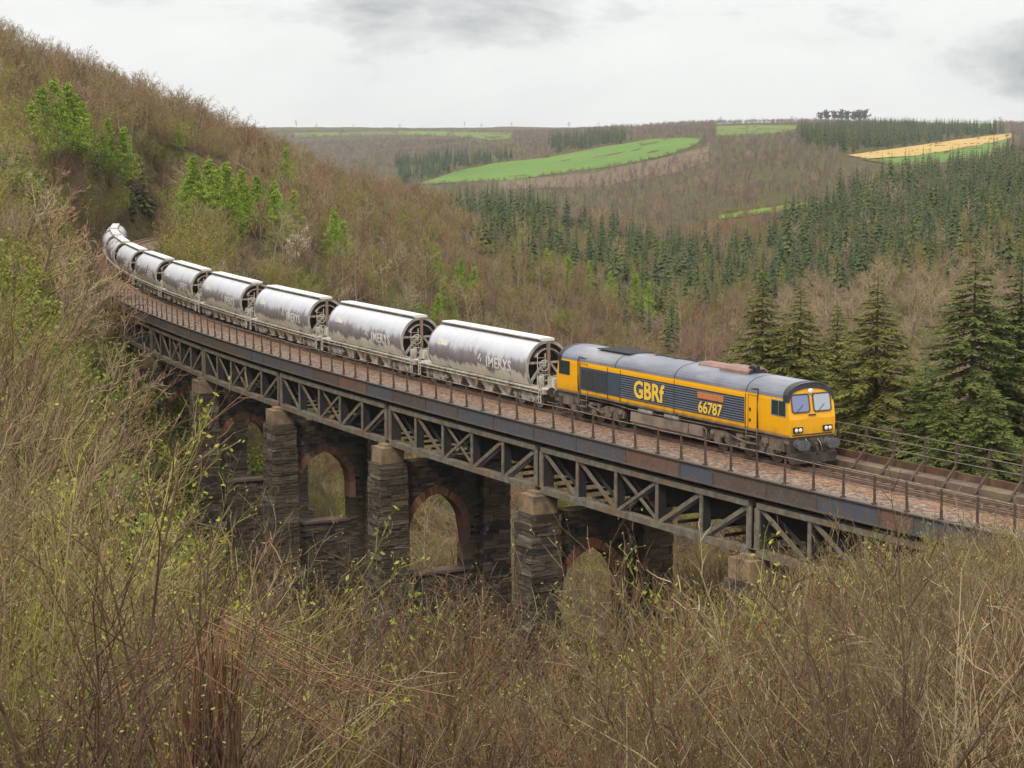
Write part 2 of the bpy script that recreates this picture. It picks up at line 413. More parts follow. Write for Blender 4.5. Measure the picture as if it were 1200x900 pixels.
M_RAILING = mat_var('grey_tube_rail', (0.20, 0.17, 0.15), (0.12, 0.095, 0.08), 3.0, 0.6, coord='World')
M_RAILHEAD = mat_var('rail_steel', (0.22, 0.14, 0.10), (0.14, 0.085, 0.06), 3.0, 0.45, 0.3, coord='World')
M_SLEEPER = mat_var('sleeper', (0.12, 0.085, 0.06), (0.075, 0.055, 0.045), 2.0, 0.9, coord='World')
M_SLAB = mat_var('walkway_slab', (0.17, 0.115, 0.085), (0.11, 0.075, 0.06), 1.5, 0.9, c3=(0.24, 0.22, 0.085), sc3=0.22, coord='World', bs=0.2)
def ballast_mat():
    t = NT('ballast'); v = t.coord('World')
    vo = t.n('ShaderNodeTexVoronoi'); vo.inputs['Scale'].default_value = 7.0; t.l(v, vo.inputs['Vector'])
    sx = t.n('ShaderNodeSeparateColor'); t.l(vo.outputs['Color'], sx.inputs[0])
    c = t.ramp(sx.outputs[0], [(0, (0.07, 0.047, 0.035)), (0.5, (0.19, 0.13, 0.095)), (1, (0.36, 0.285, 0.225))])
    at = t.n('ShaderNodeAttribute', attribute_name='tint').outputs['Fac']      # rust strip along the rails
    n = t.noise(v, 1.2, 5, 0.6, lo=0.3, hi=0.7)
    rust = t.mix(n, (0.24, 0.095, 0.035), (0.33, 0.15, 0.06))
    c = t.mix(t.math('MULTIPLY', t.math('MULTIPLY', at, 0.8), n), c, rust)
    return t.done(c, 0.9, bump=vo.outputs['Distance'], bs=0.9, bd=0.08, spec=0.2)
M_BALLAST = ballast_mat()

# ------------------------------------------------------------------ the setting: ground, fields
m = MB()
na, nd_ = 420, 520
az = np.concatenate([np.linspace(-62, -20, 60)[:-1], np.linspace(-20, 20, 300), np.linspace(20, 62, 60)[1:]])
rr = np.exp(np.linspace(math.log(3.0), math.log(4900), nd_))
A, D = np.meshgrid(np.radians(az), rr, indexing='ij')
X = np.tan(np.clip(A, -1.15, 1.15)) * D; Y = D.copy()
Z = np.stack([terrain(X[i], Y[i]) for i in range(len(az))])
m.grid(np.stack([X, Y, Z], -1).transpose(1, 0, 2)[:, ::1])
ground = m.build('ground', M_GROUND, smooth=True); tag(ground, kind='structure')

def field(name, xs, top, bot, mat, dmin, lift=0.35, rows=10):
    """a field on the slope between two edges drawn as polylines; follows the ground"""
    mm = MB(); P = []
    for x in xs:
        t = np.interp(x, [p[0] for p in top], [p[1] for p in top]); b = np.interp(x, [p[0] for p in bot], [p[1] for p in bot])
        b = max(b, t + 0.4)
        g0 = pix2ground(x, b, dmin); g1 = pix2ground(x, t, dmin)
        row = []
        for k in range(rows + 1):
            u = k / rows; X_, Y_ = g0[0] * (1 - u) + g1[0] * u, g0[1] * (1 - u) + g1[1] * u
            row.append((X_, Y_, float(terrain(X_, Y_)[0]) + lift))
        P.append(row)
    mm.grid(np.array(P))
    return tag(mm.build(name, mat, smooth=True), kind='structure')
FIELDS = [
 ('pasture', np.linspace(494, 822, 50), [(494, 215), (532, 202), (585, 191), (640, 185.5), (706, 173), (762, 164), (800, 162), (822, 163)],
  [(494, 217), (555, 213), (608, 211), (658, 203), (708, 197), (762, 187), (796, 178), (812, 172), (822, 165)], M_GREEN, 1150),
 ('stubble_field', np.linspace(983, 1185, 30), [(983, 184), (1075, 171), (1117, 165), (1185, 156.5)], [(983, 189), (1075, 183), (1117, 176), (1185, 163)], M_STUBBLE, 1150),
 ('pasture', np.linspace(983, 1180, 30), [(983, 189.6), (1029, 187), (1075, 183.6), (1117, 176.6), (1180, 164)], [(983, 203), (1029, 196), (1075, 193), (1117, 191), (1150, 188), (1180, 172)], M_GREEN, 1100),
 ('pasture', np.linspace(838, 935, 20), [(838, 148.5), (880, 147), (935, 147.5)], [(838, 160), (880, 160), (908, 157), (935, 152)], M_OLIVE, 1500),
 ('pasture', np.linspace(842, 990, 24), [(842, 255), (870, 249), (930, 240), (990, 232)], [(842, 258), (870, 255), (930, 247), (990, 240)], M_GREEN, 620),
 ('pasture', np.linspace(345, 600, 24), [(345, 156), (480, 154), (600, 156)], [(345, 161), (440, 158), (540, 160), (600, 168)], M_OLIVE, 2300),
 ('pasture', np.linspace(1085, 1165, 10), [(1085, 146), (1120, 144.5), (1165, 145)], [(1085, 149), (1120, 149), (1165, 151)], M_GREEN, 1800),
 ('bracken_slope', np.linspace(585, 830, 24), [(585, 213), (700, 203), (790, 183), (830, 172)], [(585, 222), (700, 220), (790, 204), (830, 190)], M_BRACKEN, 1000),
]
for f in FIELDS: field(*f)

# ------------------------------------------------------------------ viaduct
NEAR, FAR = 5.2, -3.0
SA, SB = -19.67, 104.5             # ends of the spans
PITCHS = 17.739; PIER0 = -1.45
pier_s = [PIER0 + PITCHS * k for k in range(-1, 7)]
viaduct = empty('viaduct', tuple(P3(40, 1, -20)))
tag(viaduct, 'tall stone and iron railway viaduct with lattice girders on gothic arched piers crossing the valley', 'viaduct')
VO = Vector(viaduct.location)
def vpart(mb, name, mats, parent=None, smooth=False):
    o = mb.build(name, mats, parent or viaduct, smooth)
    if parent is None: o.location = -VO
    return o
def sweep(mb, outline, s0, s1, step=2.0, mi=0, tints=None):
    """carry a closed (lat, z) outline along the line"""
    n = max(2, int(abs(s1 - s0) / step) + 1); ss = np.linspace(s0, s1, n); k = len(outline)
    V = np.array([[P3(s, a, b) for a, b in outline] for s in ss]).reshape(-1, 3)
    f = [[i * k + j, i * k + (j + 1) % k, (i + 1) * k + (j + 1) % k, (i + 1) * k + j] for i in range(n - 1) for j in range(k)]
    base = mb.n; mb.add(V, f, mi)
    mb.f.append(np.array([list(range(base + k - 1, base - 1, -1))])); mb.mi.append(np.array([mi]))
    mb.f.append(np.array([list(range(base + (n - 1) * k, base + n * k))])); mb.mi.append(np.array([mi]))

rng = np.random.default_rng(5)
def fbox(mb, s, lat, z, ds, dl, dz, mi=0, tint=0.5, rot=0.0):
    """box aligned with the line at s: ds along, dl across, dz high"""
    t = float(trk(s)[2]); f = np.array([-math.sin(t), math.cos(t), 0]); l = np.array([-math.cos(t), -math.sin(t), 0])
    mb.box(P3(s, lat, z), (ds, dl, dz), mi, np.stack([f, l, np.array([0, 0, 1])], 1), tint)
def column(mb, s, lat, w0, d0, ztop, zbot, batter):
    """coursed rubble column: a core and rough blocks standing a little proud of it"""
    z = ztop; step_z = ztop - 9.5
    t0 = float(trk(s)[2]); Mx = np.stack([np.array([-math.sin(t0), math.cos(t0), 0]), np.array([-math.cos(t0), -math.sin(t0), 0]), np.array([0, 0, 1])], 1)
    while z > zbot:
        h = rng.uniform(0.15, 0.42); dep = ztop - z
        ex = batter * dep + (0.28 if z < step_z else 0)
        w_, d_ = w0 + 2 * ex, d0 + 2 * ex; zc = z - h / 2
        mb.box(P3(s, lat, zc), (w_ - 0.12, d_ - 0.12, h + 0.004), 0, Mx, 0.04)
        for axis in (0, 1):
            L = (w_, d_)[axis]; o = (d_, w_)[axis]
            for sg in (-1, 1):
                u = -L / 2
                while u < L / 2 - 0.05:
                    bl = min(rng.uniform(0.35, 1.5), L / 2 - u)
                    if L / 2 - u - bl < 0.15: bl = L / 2 - u
                    pr = rng.uniform(-0.045, 0.05) + (0.05 if rng.random() < 0.05 else 0); hh = h - rng.uniform(0.012, 0.045)
                    c = (u + bl / 2, sg * (o / 2 - 0.1 + pr)) if axis == 0 else (sg * (o / 2 - 0.1 + pr), u + bl / 2)
                    sz = (bl - 0.02, 0.2, hh) if axis == 0 else (0.2, bl - 0.02, hh)
                    ti = np.clip(rng.beta(2, 2.6) + 0.02, 0, 1)
                    mb.box(P3(s, lat, zc) + Mx @ np.array([c[0], c[1], 0]), sz, 0, Mx, ti)
                    u += bl
        z -= h
def arch_z(u, half, rise, spring):
    """gothic arch: height of the intrados at offset u from the centre"""
    r = (half ** 2 + rise ** 2) / (2 * half)
    return spring + math.sqrt(max(r * r - (abs(u) + r - half) ** 2, 0))
def make_pier(k, s):
    p = empty('pier', (0, 0, 0)); p.parent = viaduct; p.location = -VO
    top = -3.30; n_lat, f_lat = 5.15, -1.75
    bot = {0: -14, 1: -15, 2: -34, 3: -42, 4: -40, 5: -33, 6: -26, 7: -12}[k]
    for lat, nm in ((n_lat, 'column'), (f_lat, 'column')):
        mb = MB(); column(mb, s, lat, 1.75, 1.75, top - 0.95, bot, 0.012)
        mb.build(nm, M_STONE, p)
        c = MB(); fbox(c, s, lat, top - 0.47, 1.5, 1.45, 0.94); fbox(c, s, lat - (0.1 if lat > 0 else -0.1), top + 0.07, 0.9, 1.0, 0.17)
        # two upper courses corbelled under the bearing block
        c.build('bearing_block', M_CAP, p)
    # cross wall with stacked pointed openings
    wl = MB(); la, lb = f_lat + 0.80, n_lat - 0.80; mid = (la + lb) / 2 + 0.45; half = 1.85
    th = 0.9
    ztop = top - 0.95; z = ztop
    openings = []
    crown = ztop - 2.1
    openings.append((crown - 4.9, crown))
    rise = 2.3
    def clear(lat, z0):
        h2 = half + 0.2
        for b, c in openings:
            if abs(lat - mid) < h2 and z0 > b and z0 < arch_z(lat - mid, h2, rise + 0.2, c - rise): return True
        return False
    t0 = float(trk(s)[2]); Mx = np.stack([np.array([-math.sin(t0), math.cos(t0), 0]), np.array([-math.cos(t0), -math.sin(t0), 0]), np.array([0, 0, 1])], 1)
    while z > bot:
        h = rng.uniform(0.16, 0.30); zc = z - h / 2; u = la
        while u < lb - 0.02:
            bl = min(rng.uniform(0.22, 0.75), lb - u)
            cu = u + bl / 2
            if not (clear(u, zc) or clear(cu, zc) or clear(u + bl, zc)):
                # trim a block that pokes into an opening
                pr = rng.uniform(-0.02, 0.04)
                wl.box(P3(s, cu, zc), (th + pr * 2, bl - 0.008, h - rng.uniform(0.0, 0.025)), 0, Mx, float(np.clip(rng.beta(2, 3), 0, 1)) * 0.85)
            u += bl
        z -= h
    wall = wl.build('cross_wall', M_STONE, p)
    for b, c in openings:
        if c < -26: continue
        rg = MB()
        us = np.linspace(-half, half, 41)
        inner = [(-half, b + 1.6)] + [(u, arch_z(u, half, rise, c - rise)) for u in us] + [(half, b + 1.6)]
        outer = [(-half - 0.42, b + 1.6)] + [(u * (half + 0.42) / half, arch_z(u, half, rise, c - rise) + 0.42 * (1 - 0.55 * abs(u) / half) + 0.1) for u in us] + [(half + 0.42, b + 1.6)]
        for (i0, i1, o0, o1) in zip(inner[:-1], inner[1:], outer[:-1], outer[1:]):
            v = [P3(s, mid + q[0], q[1]) + Mx @ np.array([x, 0, 0]) for x in (-th / 2 - 0.07, th / 2 + 0.07) for q in (i0, i1, o1, o0)]
            rg.hexa(np.array(v) + rng.normal(0, 0.012, 3), 0, float(rng.uniform(0.1, 1)))
        rg.build('arch_ring', M_BRICK, p)
        for sg in (-1, 1):
            jb = MB()
            for q in np.arange(b + 0.02, b + 1.55, 0.31): fbox(jb, s, mid + sg * (half + 0.32), q + 0.15, th + 0.05 + rng.uniform(-.03, .03), 0.64, 0.29, 0, float(rng.uniform(0.1, 0.6)))
            jb.build('arch_jamb', M_STONE, p)
        if abs(c - openings[0][1]) < 9.5:
            sl = MB(); fbox(sl, s, mid, b + 0.06, th + 0.25, 2 * half - 0.05, 0.16); sl.build('arch_sill', M_SLAB, p)
    return p
for k, s in enumerate(pier_s): make_pier(k, s)

# girders: one lattice girder per span and side
def make_girder(sa, sb, lat, side):
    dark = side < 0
    mb = MB(); wb = MB()
    zt, zb = -0.95, -3.08
    sa += 0.28; sb -= 0.28; n = 5; st = np.linspace(sa, sb, n + 1)
    o = 0.0
    # chords
    for z, hgt in ((zt, 0.26), (zb, 0.30)):
        for a, b in zip(st[:-1], st[1:]):
            mb.bar(P3(a, lat, z), P3(b, lat, z), 0.46, hgt)
    # bottom chord cover plates
    for a in st:
        fbox(mb, a, lat + 0.02, zb + 0.172, 0.8, 0.40, 0.04)
    hz0, hz1 = zb + 0.15, zt - 0.13
    up = tuple((P3(0, 1, 0) - P3(0, 0, 0)))
    for i, s in enumerate(st):
        endp = i in (0, n)
        fbox(mb, s, lat + 0.16, (hz0 + hz1) / 2, 0.34 if endp else 0.22, 0.07, hz1 - hz0)
        fbox(wb, s, lat - 0.12, (hz0 + hz1) / 2, 0.05, 0.48, hz1 - hz0)
        if endp: fbox(wb, s + (0.12 if i == 0 else -0.12), lat - 0.20, (hz0 + hz1) / 2, 0.03, 0.60, hz1 - hz0)
    for i in range(n):
        a, b = st[i], st[i + 1]
        def diag(s0, z0, s1, z1, off, w_=0.21):
            p, q = P3(s0, lat + off, z0), P3(s1, lat + off, z1)
            t = float(trk((s0 + s1) / 2)[2]); nrm = (-math.cos(t), -math.sin(t), 0)
            mb.bar(p, q, w_, 0.06, 0, nrm)
            p2, q2 = P3(s0, lat - 0.36, z0), P3(s1, lat - 0.36, z1)
            wb.bar(p2, q2, w_ * 0.9, 0.05, 0, nrm)
        # bars rake from the pier heads down towards mid-span; the middle panel is crossed
        if i < n // 2: diag(a + 0.12, hz1, b - 0.12, hz0, 0.085)
        elif i > n // 2: diag(a + 0.12, hz0, b - 0.12, hz1, 0.085)
        else:
            diag(a + 0.12, hz1, b - 0.12, hz0, 0.085, 0.16); diag(a + 0.12, hz0, b - 0.12, hz1, 0.02, 0.16)
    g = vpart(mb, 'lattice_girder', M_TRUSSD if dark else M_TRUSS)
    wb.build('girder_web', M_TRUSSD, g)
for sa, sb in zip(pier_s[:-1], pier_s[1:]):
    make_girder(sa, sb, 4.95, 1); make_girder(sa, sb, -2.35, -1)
# deck: plates, cross beams, edge girders
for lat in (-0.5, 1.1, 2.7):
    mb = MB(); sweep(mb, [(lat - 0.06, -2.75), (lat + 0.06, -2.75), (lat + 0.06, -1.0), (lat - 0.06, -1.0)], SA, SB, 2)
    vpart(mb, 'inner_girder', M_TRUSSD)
mb = MB()
sweep(mb, [(FAR, -0.62), (NEAR - 0.3, -0.62), (NEAR - 0.3, -0.34), (FAR, -0.34)], SA - 3, SB + 1.0, 2)
vpart(mb, 'deck', M_TRUSSD)
mb = MB()
for s in np.arange(SA, SB, PITCHS / 5 / 2):
    fbox(mb, s, (4.0 - 1.8) / 2 + 0.1, -0.86, 0.22, 6.4, 0.46)
    fbox(mb, s, 1.1, -2.95, 0.12, 6.3, 0.14)
o = vpart(mb, 'cross_beam', M_TRUSSD); o['kind'] = 'stuff'
mb = MB()
s = SA - 3; kk = 0
cols_seq = [0.05, 0.0, 0.75, 0.1, 0.55, 0.0, 0.9, 0.15, 0.05, 0.6, 0.0, 0.8, 0.95, 0.1]
while s < SB + 1:
    L = rng.uniform(1.5, 4.4); e = min(s + L, SB + 1)
    ti = rng.choice([0.0, 0.05, 0.1, 0.35, 0.55, 0.7, 0.95], p=[.2, .15, .12, .15, .18, .12, .08]) 
    if s > 55: ti = 0.4 + 0.5 * ti
    n = max(2, int((e - s) / 1.5) + 1); q = np.linspace(s + 0.012, e - 0.012, n)
    for a, b in zip(q[:-1], q[1:]):
        mb.bar(P3(a, NEAR + 0.03, -0.12), P3(b, NEAR + 0.03, -0.12), 0.10, 0.72, 0, tint=ti)
    fbox(mb, e, NEAR + 0.09, -0.12, 0.12, 0.05, 0.72, 0, 0.6)
    s = e
for a in np.arange(SA - 3, SB + 1, 2.0):
    b = min(a + 2.0, SB + 1)
    mb.bar(P3(a, NEAR + 0.02, 0.275), P3(b, NEAR + 0.02, 0.275), 0.30, 0.06, 0, tint=0.62)     # top flange
    mb.bar(P3(a, NEAR + 0.02, -0.51), P3(b, NEAR + 0.02, -0.51), 0.30, 0.06, 0, tint=0.5)     # bottom flange
vpart(mb, 'edge_girder', M_FASCIA)
mb = MB()
sweep(mb, [(FAR - 0.06, -0.60), (FAR - 0.06, 0.34), (FAR + 0.04, 0.34), (FAR + 0.04, -0.60)], SA - 3, SB + 1, 2)
vpart(mb, 'edge_girder', M_RUST)
# raised walkway slabs and upstand on the far side
mb = MB()
for a in np.arange(SA - 3, SB, 2.2):
    b = a + 2.2 - 0.02
    z1 = 0.02 + rng.uniform(-.03, .03)
    v = [P3(q, l, z) for z in (-0.33, z1) for q, l in ((a, FAR + 0.04), (b, FAR + 0.04), (b, -2.1), (a, -2.1))]
    mb.hexa(np.array(v)[[0, 1, 2, 3, 4, 5, 6, 7]], 0)
o = vpart(mb, 'walkway', M_SLAB)

# ballast bed
mb = MB(); ss = np.arange(-60, 262, 1.0)
prof = [(-1.97, -0.26, .1), (-1.5, -0.20, .25), (-1.25, -0.16, .7), (-0.8, -0.17, .75), (-0.4, -0.17, .35), (0.4, -0.17, .3), (0.8, -0.16, .85), (1.25, -0.13, 1.0), (1.9, -0.14, .9), (2.3, -0.10, .3), (3.6, 0.0, .0), (4.6, 0.10, .0), (NEAR - 0.03, 0.14, .05)]
P = []; T = []
for s in ss:
    out = s < -23 or s > 105
    for l, z, t in prof:
        if out and l > 2.0: l, z = 2.3 + 0.1 * (l - 2), -0.3 - 0.2 * (l - 2)
        if out and l < -1.6: l, z = -3.2, -0.75
        P.append(P3(s, l, z + 0.03 * vnoise(np.array(s * 0.9), np.array(l * 2.3)) * 1.5)); T.append(t)
P = np.array(P).reshape(len(ss), len(prof), 3)
mb.grid(P[:, ::-1], 0, np.array(T).reshape(len(ss), len(prof))[:, ::-1].ravel())
tag(mb.build('track_bed', M_BALLAST, smooth=True), kind='structure')

# track: running rails, check rails, sleepers
track = empty('railway_track', tuple(P3(0, 0, 0))); tag(track, 'single line of rusty rails on sleepers along the ballasted viaduct deck', 'railway track')
TO = Vector(track.location)
def rail(lat, s0, s1, name='rail', h=0.13):
    mb = MB()
    sweep(mb, [(lat - 0.036, -h), (lat + 0.036, -h), (lat + 0.036, 0.0), (lat - 0.036, 0.0)], s0, s1, 2)
    o = mb.build(name, M_RAILHEAD, track); o.location = -TO
rail(0.755, -58, 258); rail(-0.755, -58, 258)
rail(0.40, -24, 108, 'guard_rail', 0.14); rail(-0.40, -24, 108, 'guard_rail', 0.14)
mb = MB()
for s in np.arange(-30, 120, 0.68): fbox(mb, s, 0, -0.165, 0.26, 2.55, 0.08)
o = mb.build('sleepers', M_SLEEPER, track); o.location = -TO; o['kind'] = 'stuff'

# railings
PS = 1.8307
def railing_near():
    r = empty('railing', tuple(P3(40, NEAR, 0.3))); tag(r, 'long rusty post and rail parapet along the near edge of the viaduct deck', 'railing')
    ro = Vector(r.location); k = 0
    s = 27.533 - 26 * PS
    first = None
    while s < 104.3:
        mb = MB()
        bz = 0.30; lean = rng.uniform(-0.03, 0.03)
        t = float(trk(s)[2])
        mb.box((0, 0, 0.60), (0.075, 0.075, 1.2)); mb.box((0, 0, 0.03), (0.2, 0.16, 0.06)); mb.box((0.06, 0, 0.2), (0.03, 0.05, 0.36))
        if first is None: first = mb.build('post', M_POST, r); o = first
        else:
            o = first.copy(); COL.objects.link(o); o.parent = r
        o.location = Vector(P3(s, NEAR, bz)) - ro; o.rotation_euler = (lean, lean * .5, t)
        s += PS
    for z in (1.44, 0.95):
        mb = MB(); ss = np.arange(-20.5, 104.4, 1.83); mb.tube([P3(q, NEAR + 0.0, z + 0.012 * rng.normal()) for q in ss], 0.026 if z > 1.2 else 0.020, 6)
        o = mb.build('rail_tube', M_RAILING, r); o.location = -ro
railing_near()
def railing_far():
    r = empty('railing', tuple(P3(-8, FAR, 0.3))); tag(r, 'far parapet of three thin rails on cranked rusty brackets beside the locomotive', 'railing')
    ro = Vector(r.location)
    for s in np.arange(-23.2, 14, 1.95):
        mb = MB(); t = float(trk(s)[2]); nrm = (-math.sin(t), math.cos(t), 0)
        mb.bar(P3(s, -1.93, -0.24), P3(s, -2.72, 0.62), 0.09, 0.11, 0, nrm)
        mb.bar(P3(s, -2.72, 0.60), P3(s, -2.78, 1.66), 0.09, 0.10, 0, nrm)
        o = mb.build('bracket_post', M_POST, r); o.location = -ro
    for z, l in ((1.62, -2.79), (1.22, -2.76), (0.82, -2.74)):
        mb = MB(); ss = np.arange(-24, 14.2, 1.95); mb.tube([P3(q, l + 0.04, z) for q in ss], 0.024, 6)
        o = mb.build('rail_tube', M_RAILING, r); o.location = -ro
railing_far()

# ------------------------------------------------------------------ train materials
def paint(name, col, rough=0.32, grime=(0.10, 0.075, 0.055), amt=0.35, z0=1.4, z1=1.9):
    """paint with traffic dirt that settles low on the side, and faint streaks"""
    t = NT(name); v = t.coord('Object'); vs = t.coord('Object', (1.2, 1, 0.25))
    n = t.noise(v, 2.0, 6, lo=0.35, hi=0.7); st = t.noise(vs, 6.0, 4, lo=0.5, hi=0.8)
    sp = t.n('ShaderNodeSeparateXYZ'); t.l(t.coord('Object'), sp.inputs[0])
    mr = t.n('ShaderNodeMapRange'); mr.inputs[1].default_value = z1; mr.inputs[2].default_value = z0; t.l(sp.outputs[2], mr.inputs[0])
    f = t.math('MULTIPLY', t.math('MULTIPLY', mr.outputs[0], n), amt)
    f = t.math('ADD', f, t.math('MULTIPLY', st, 0.10), True)
    c = t.mix(f, col, grime)
    return t.done(c, rough)
M_YEL = paint('loco_yellow', (0.86, 0.415, 0.006), 0.38, amt=0.5)
M_YEL2 = mat_var('lighter_yellow', (0.86, 0.45, 0.02), (0.80, 0.40, 0.02), 3, 0.4)  # slightly lighter yellow of the number panels
M_BLUE = mat_var('loco_blue_grey', (0.060, 0.080, 0.125), (0.050, 0.066, 0.10), 1.5, 0.4)
def louvre_mat():
    t = NT('louvred_blue'); v = t.coord('Object', (1, 1, 1))
    wv = t.n('ShaderNodeTexWave', wave_type='BANDS', bands_direction='Z'); wv.inputs['Scale'].default_value = 2.7; wv.inputs['Distortion'].default_value = 0.0
    t.l(v, wv.inputs['Vector'])
    n = t.noise(v, 2.0, 5)
    c = t.mix(n, (0.070, 0.092, 0.135), (0.055, 0.072, 0.105))
    return t.done(c, 0.45, bump=wv.outputs['Fac'], bs=1.0, bd=0.05)
M_LOUV = louvre_mat()
M_ROOF = mat_var('loco_roof', (0.20, 0.215, 0.26), (0.14, 0.15, 0.18), 1.2, 0.42, c3=(0.29, 0.29, 0.31), sc3=0.7, stretch=(0.4, 1.5, 1))
M_ROOFD = mat_var('roof_mesh_dark', (0.035, 0.037, 0.043), (0.055, 0.057, 0.065), 12, 0.7)
M_EXH = mat_var('heat_stained_silencer', (0.22, 0.125, 0.105), (0.30, 0.18, 0.15), 1.5, 0.7)
M_BLACK = mat_var('black_paint', (0.018, 0.019, 0.022), (0.03, 0.03, 0.033), 3, 0.5)
M_BUFF = mat_var('greased_buffer', (0.075, 0.08, 0.09), (0.12, 0.12, 0.125), 4, 0.55)
M_DIRT = mat_var('traffic_dirt', (0.20, 0.155, 0.115), (0.12, 0.095, 0.072), 2.0, 0.85, c3=(0.055, 0.045, 0.04), sc3=1.4, bs=0.2)
M_DIRTD = mat_var('dark_underframe', (0.045, 0.037, 0.032), (0.085, 0.068, 0.054), 2.0, 0.85)
M_TANK = mat_var('dusty_tank', (0.26, 0.205, 0.155), (0.19, 0.15, 0.115), 1.2, 0.8, c3=(0.12, 0.095, 0.075), sc3=0.9)
M_WHEEL = mat_var('wheel_steel', (0.10, 0.08, 0.065), (0.16, 0.13, 0.10), 3.0, 0.6, 0.3)
def glass(name, col, rough=0.06):
    t = NT(name); t.done(col, rough, spec=1.0); return t.m
M_GLASS = glass('cab_side_glass', (0.03, 0.045, 0.045))
M_SCREEN = glass('windscreen_glass', (0.17, 0.20, 0.38), 0.05)  # bluish reflection painted into the glass colour
M_SCREEN2 = glass('windscreen_glass_pale', (0.36, 0.42, 0.48), 0.05)  # paler reflection painted into the other pane's colour
M_GASKET = mat_var('window_rubber', (0.06, 0.045, 0.035), (0.09, 0.06, 0.04), 5, 0.7)
M_LENS = glass('lamp_lens', (0.85, 0.85, 0.80), 0.1)
M_LETTER = mat_var('yellow_lettering', (0.88, 0.58, 0.07), (0.80, 0.52, 0.07), 3, 0.45)
M_PLATE = mat_var('red_nameplate', (0.52, 0.15, 0.05), (0.60, 0.22, 0.08), 6, 0.5)
M_GREYM = mat_var('grey_metal', (0.33, 0.32, 0.31), (0.22, 0.21, 0.20), 3, 0.5)

# ------------------------------------------------------------------ locomotive (local x forward, near side -y, z above rail)
def wheelset(parent, x, r, y=0.76, mat=None, name='wheel'):
    for sg in (-1, 1):
        mb = MB(); mb.cyl((0, sg * (y - 0.07), 0), (0, sg * (y + 0.05), 0), r, 22)
        mb.cyl((0, sg * (y + 0.045), 0), (0, sg * (y + 0.075), 0), r * 0.78, 20); mb.cyl((0, sg * (y + 0.07), 0), (0, sg * (y + 0.13), 0), r * 0.28, 12)
        o = mb.build(name, mat or M_WHEEL, parent); o.location = (x, 0, r)

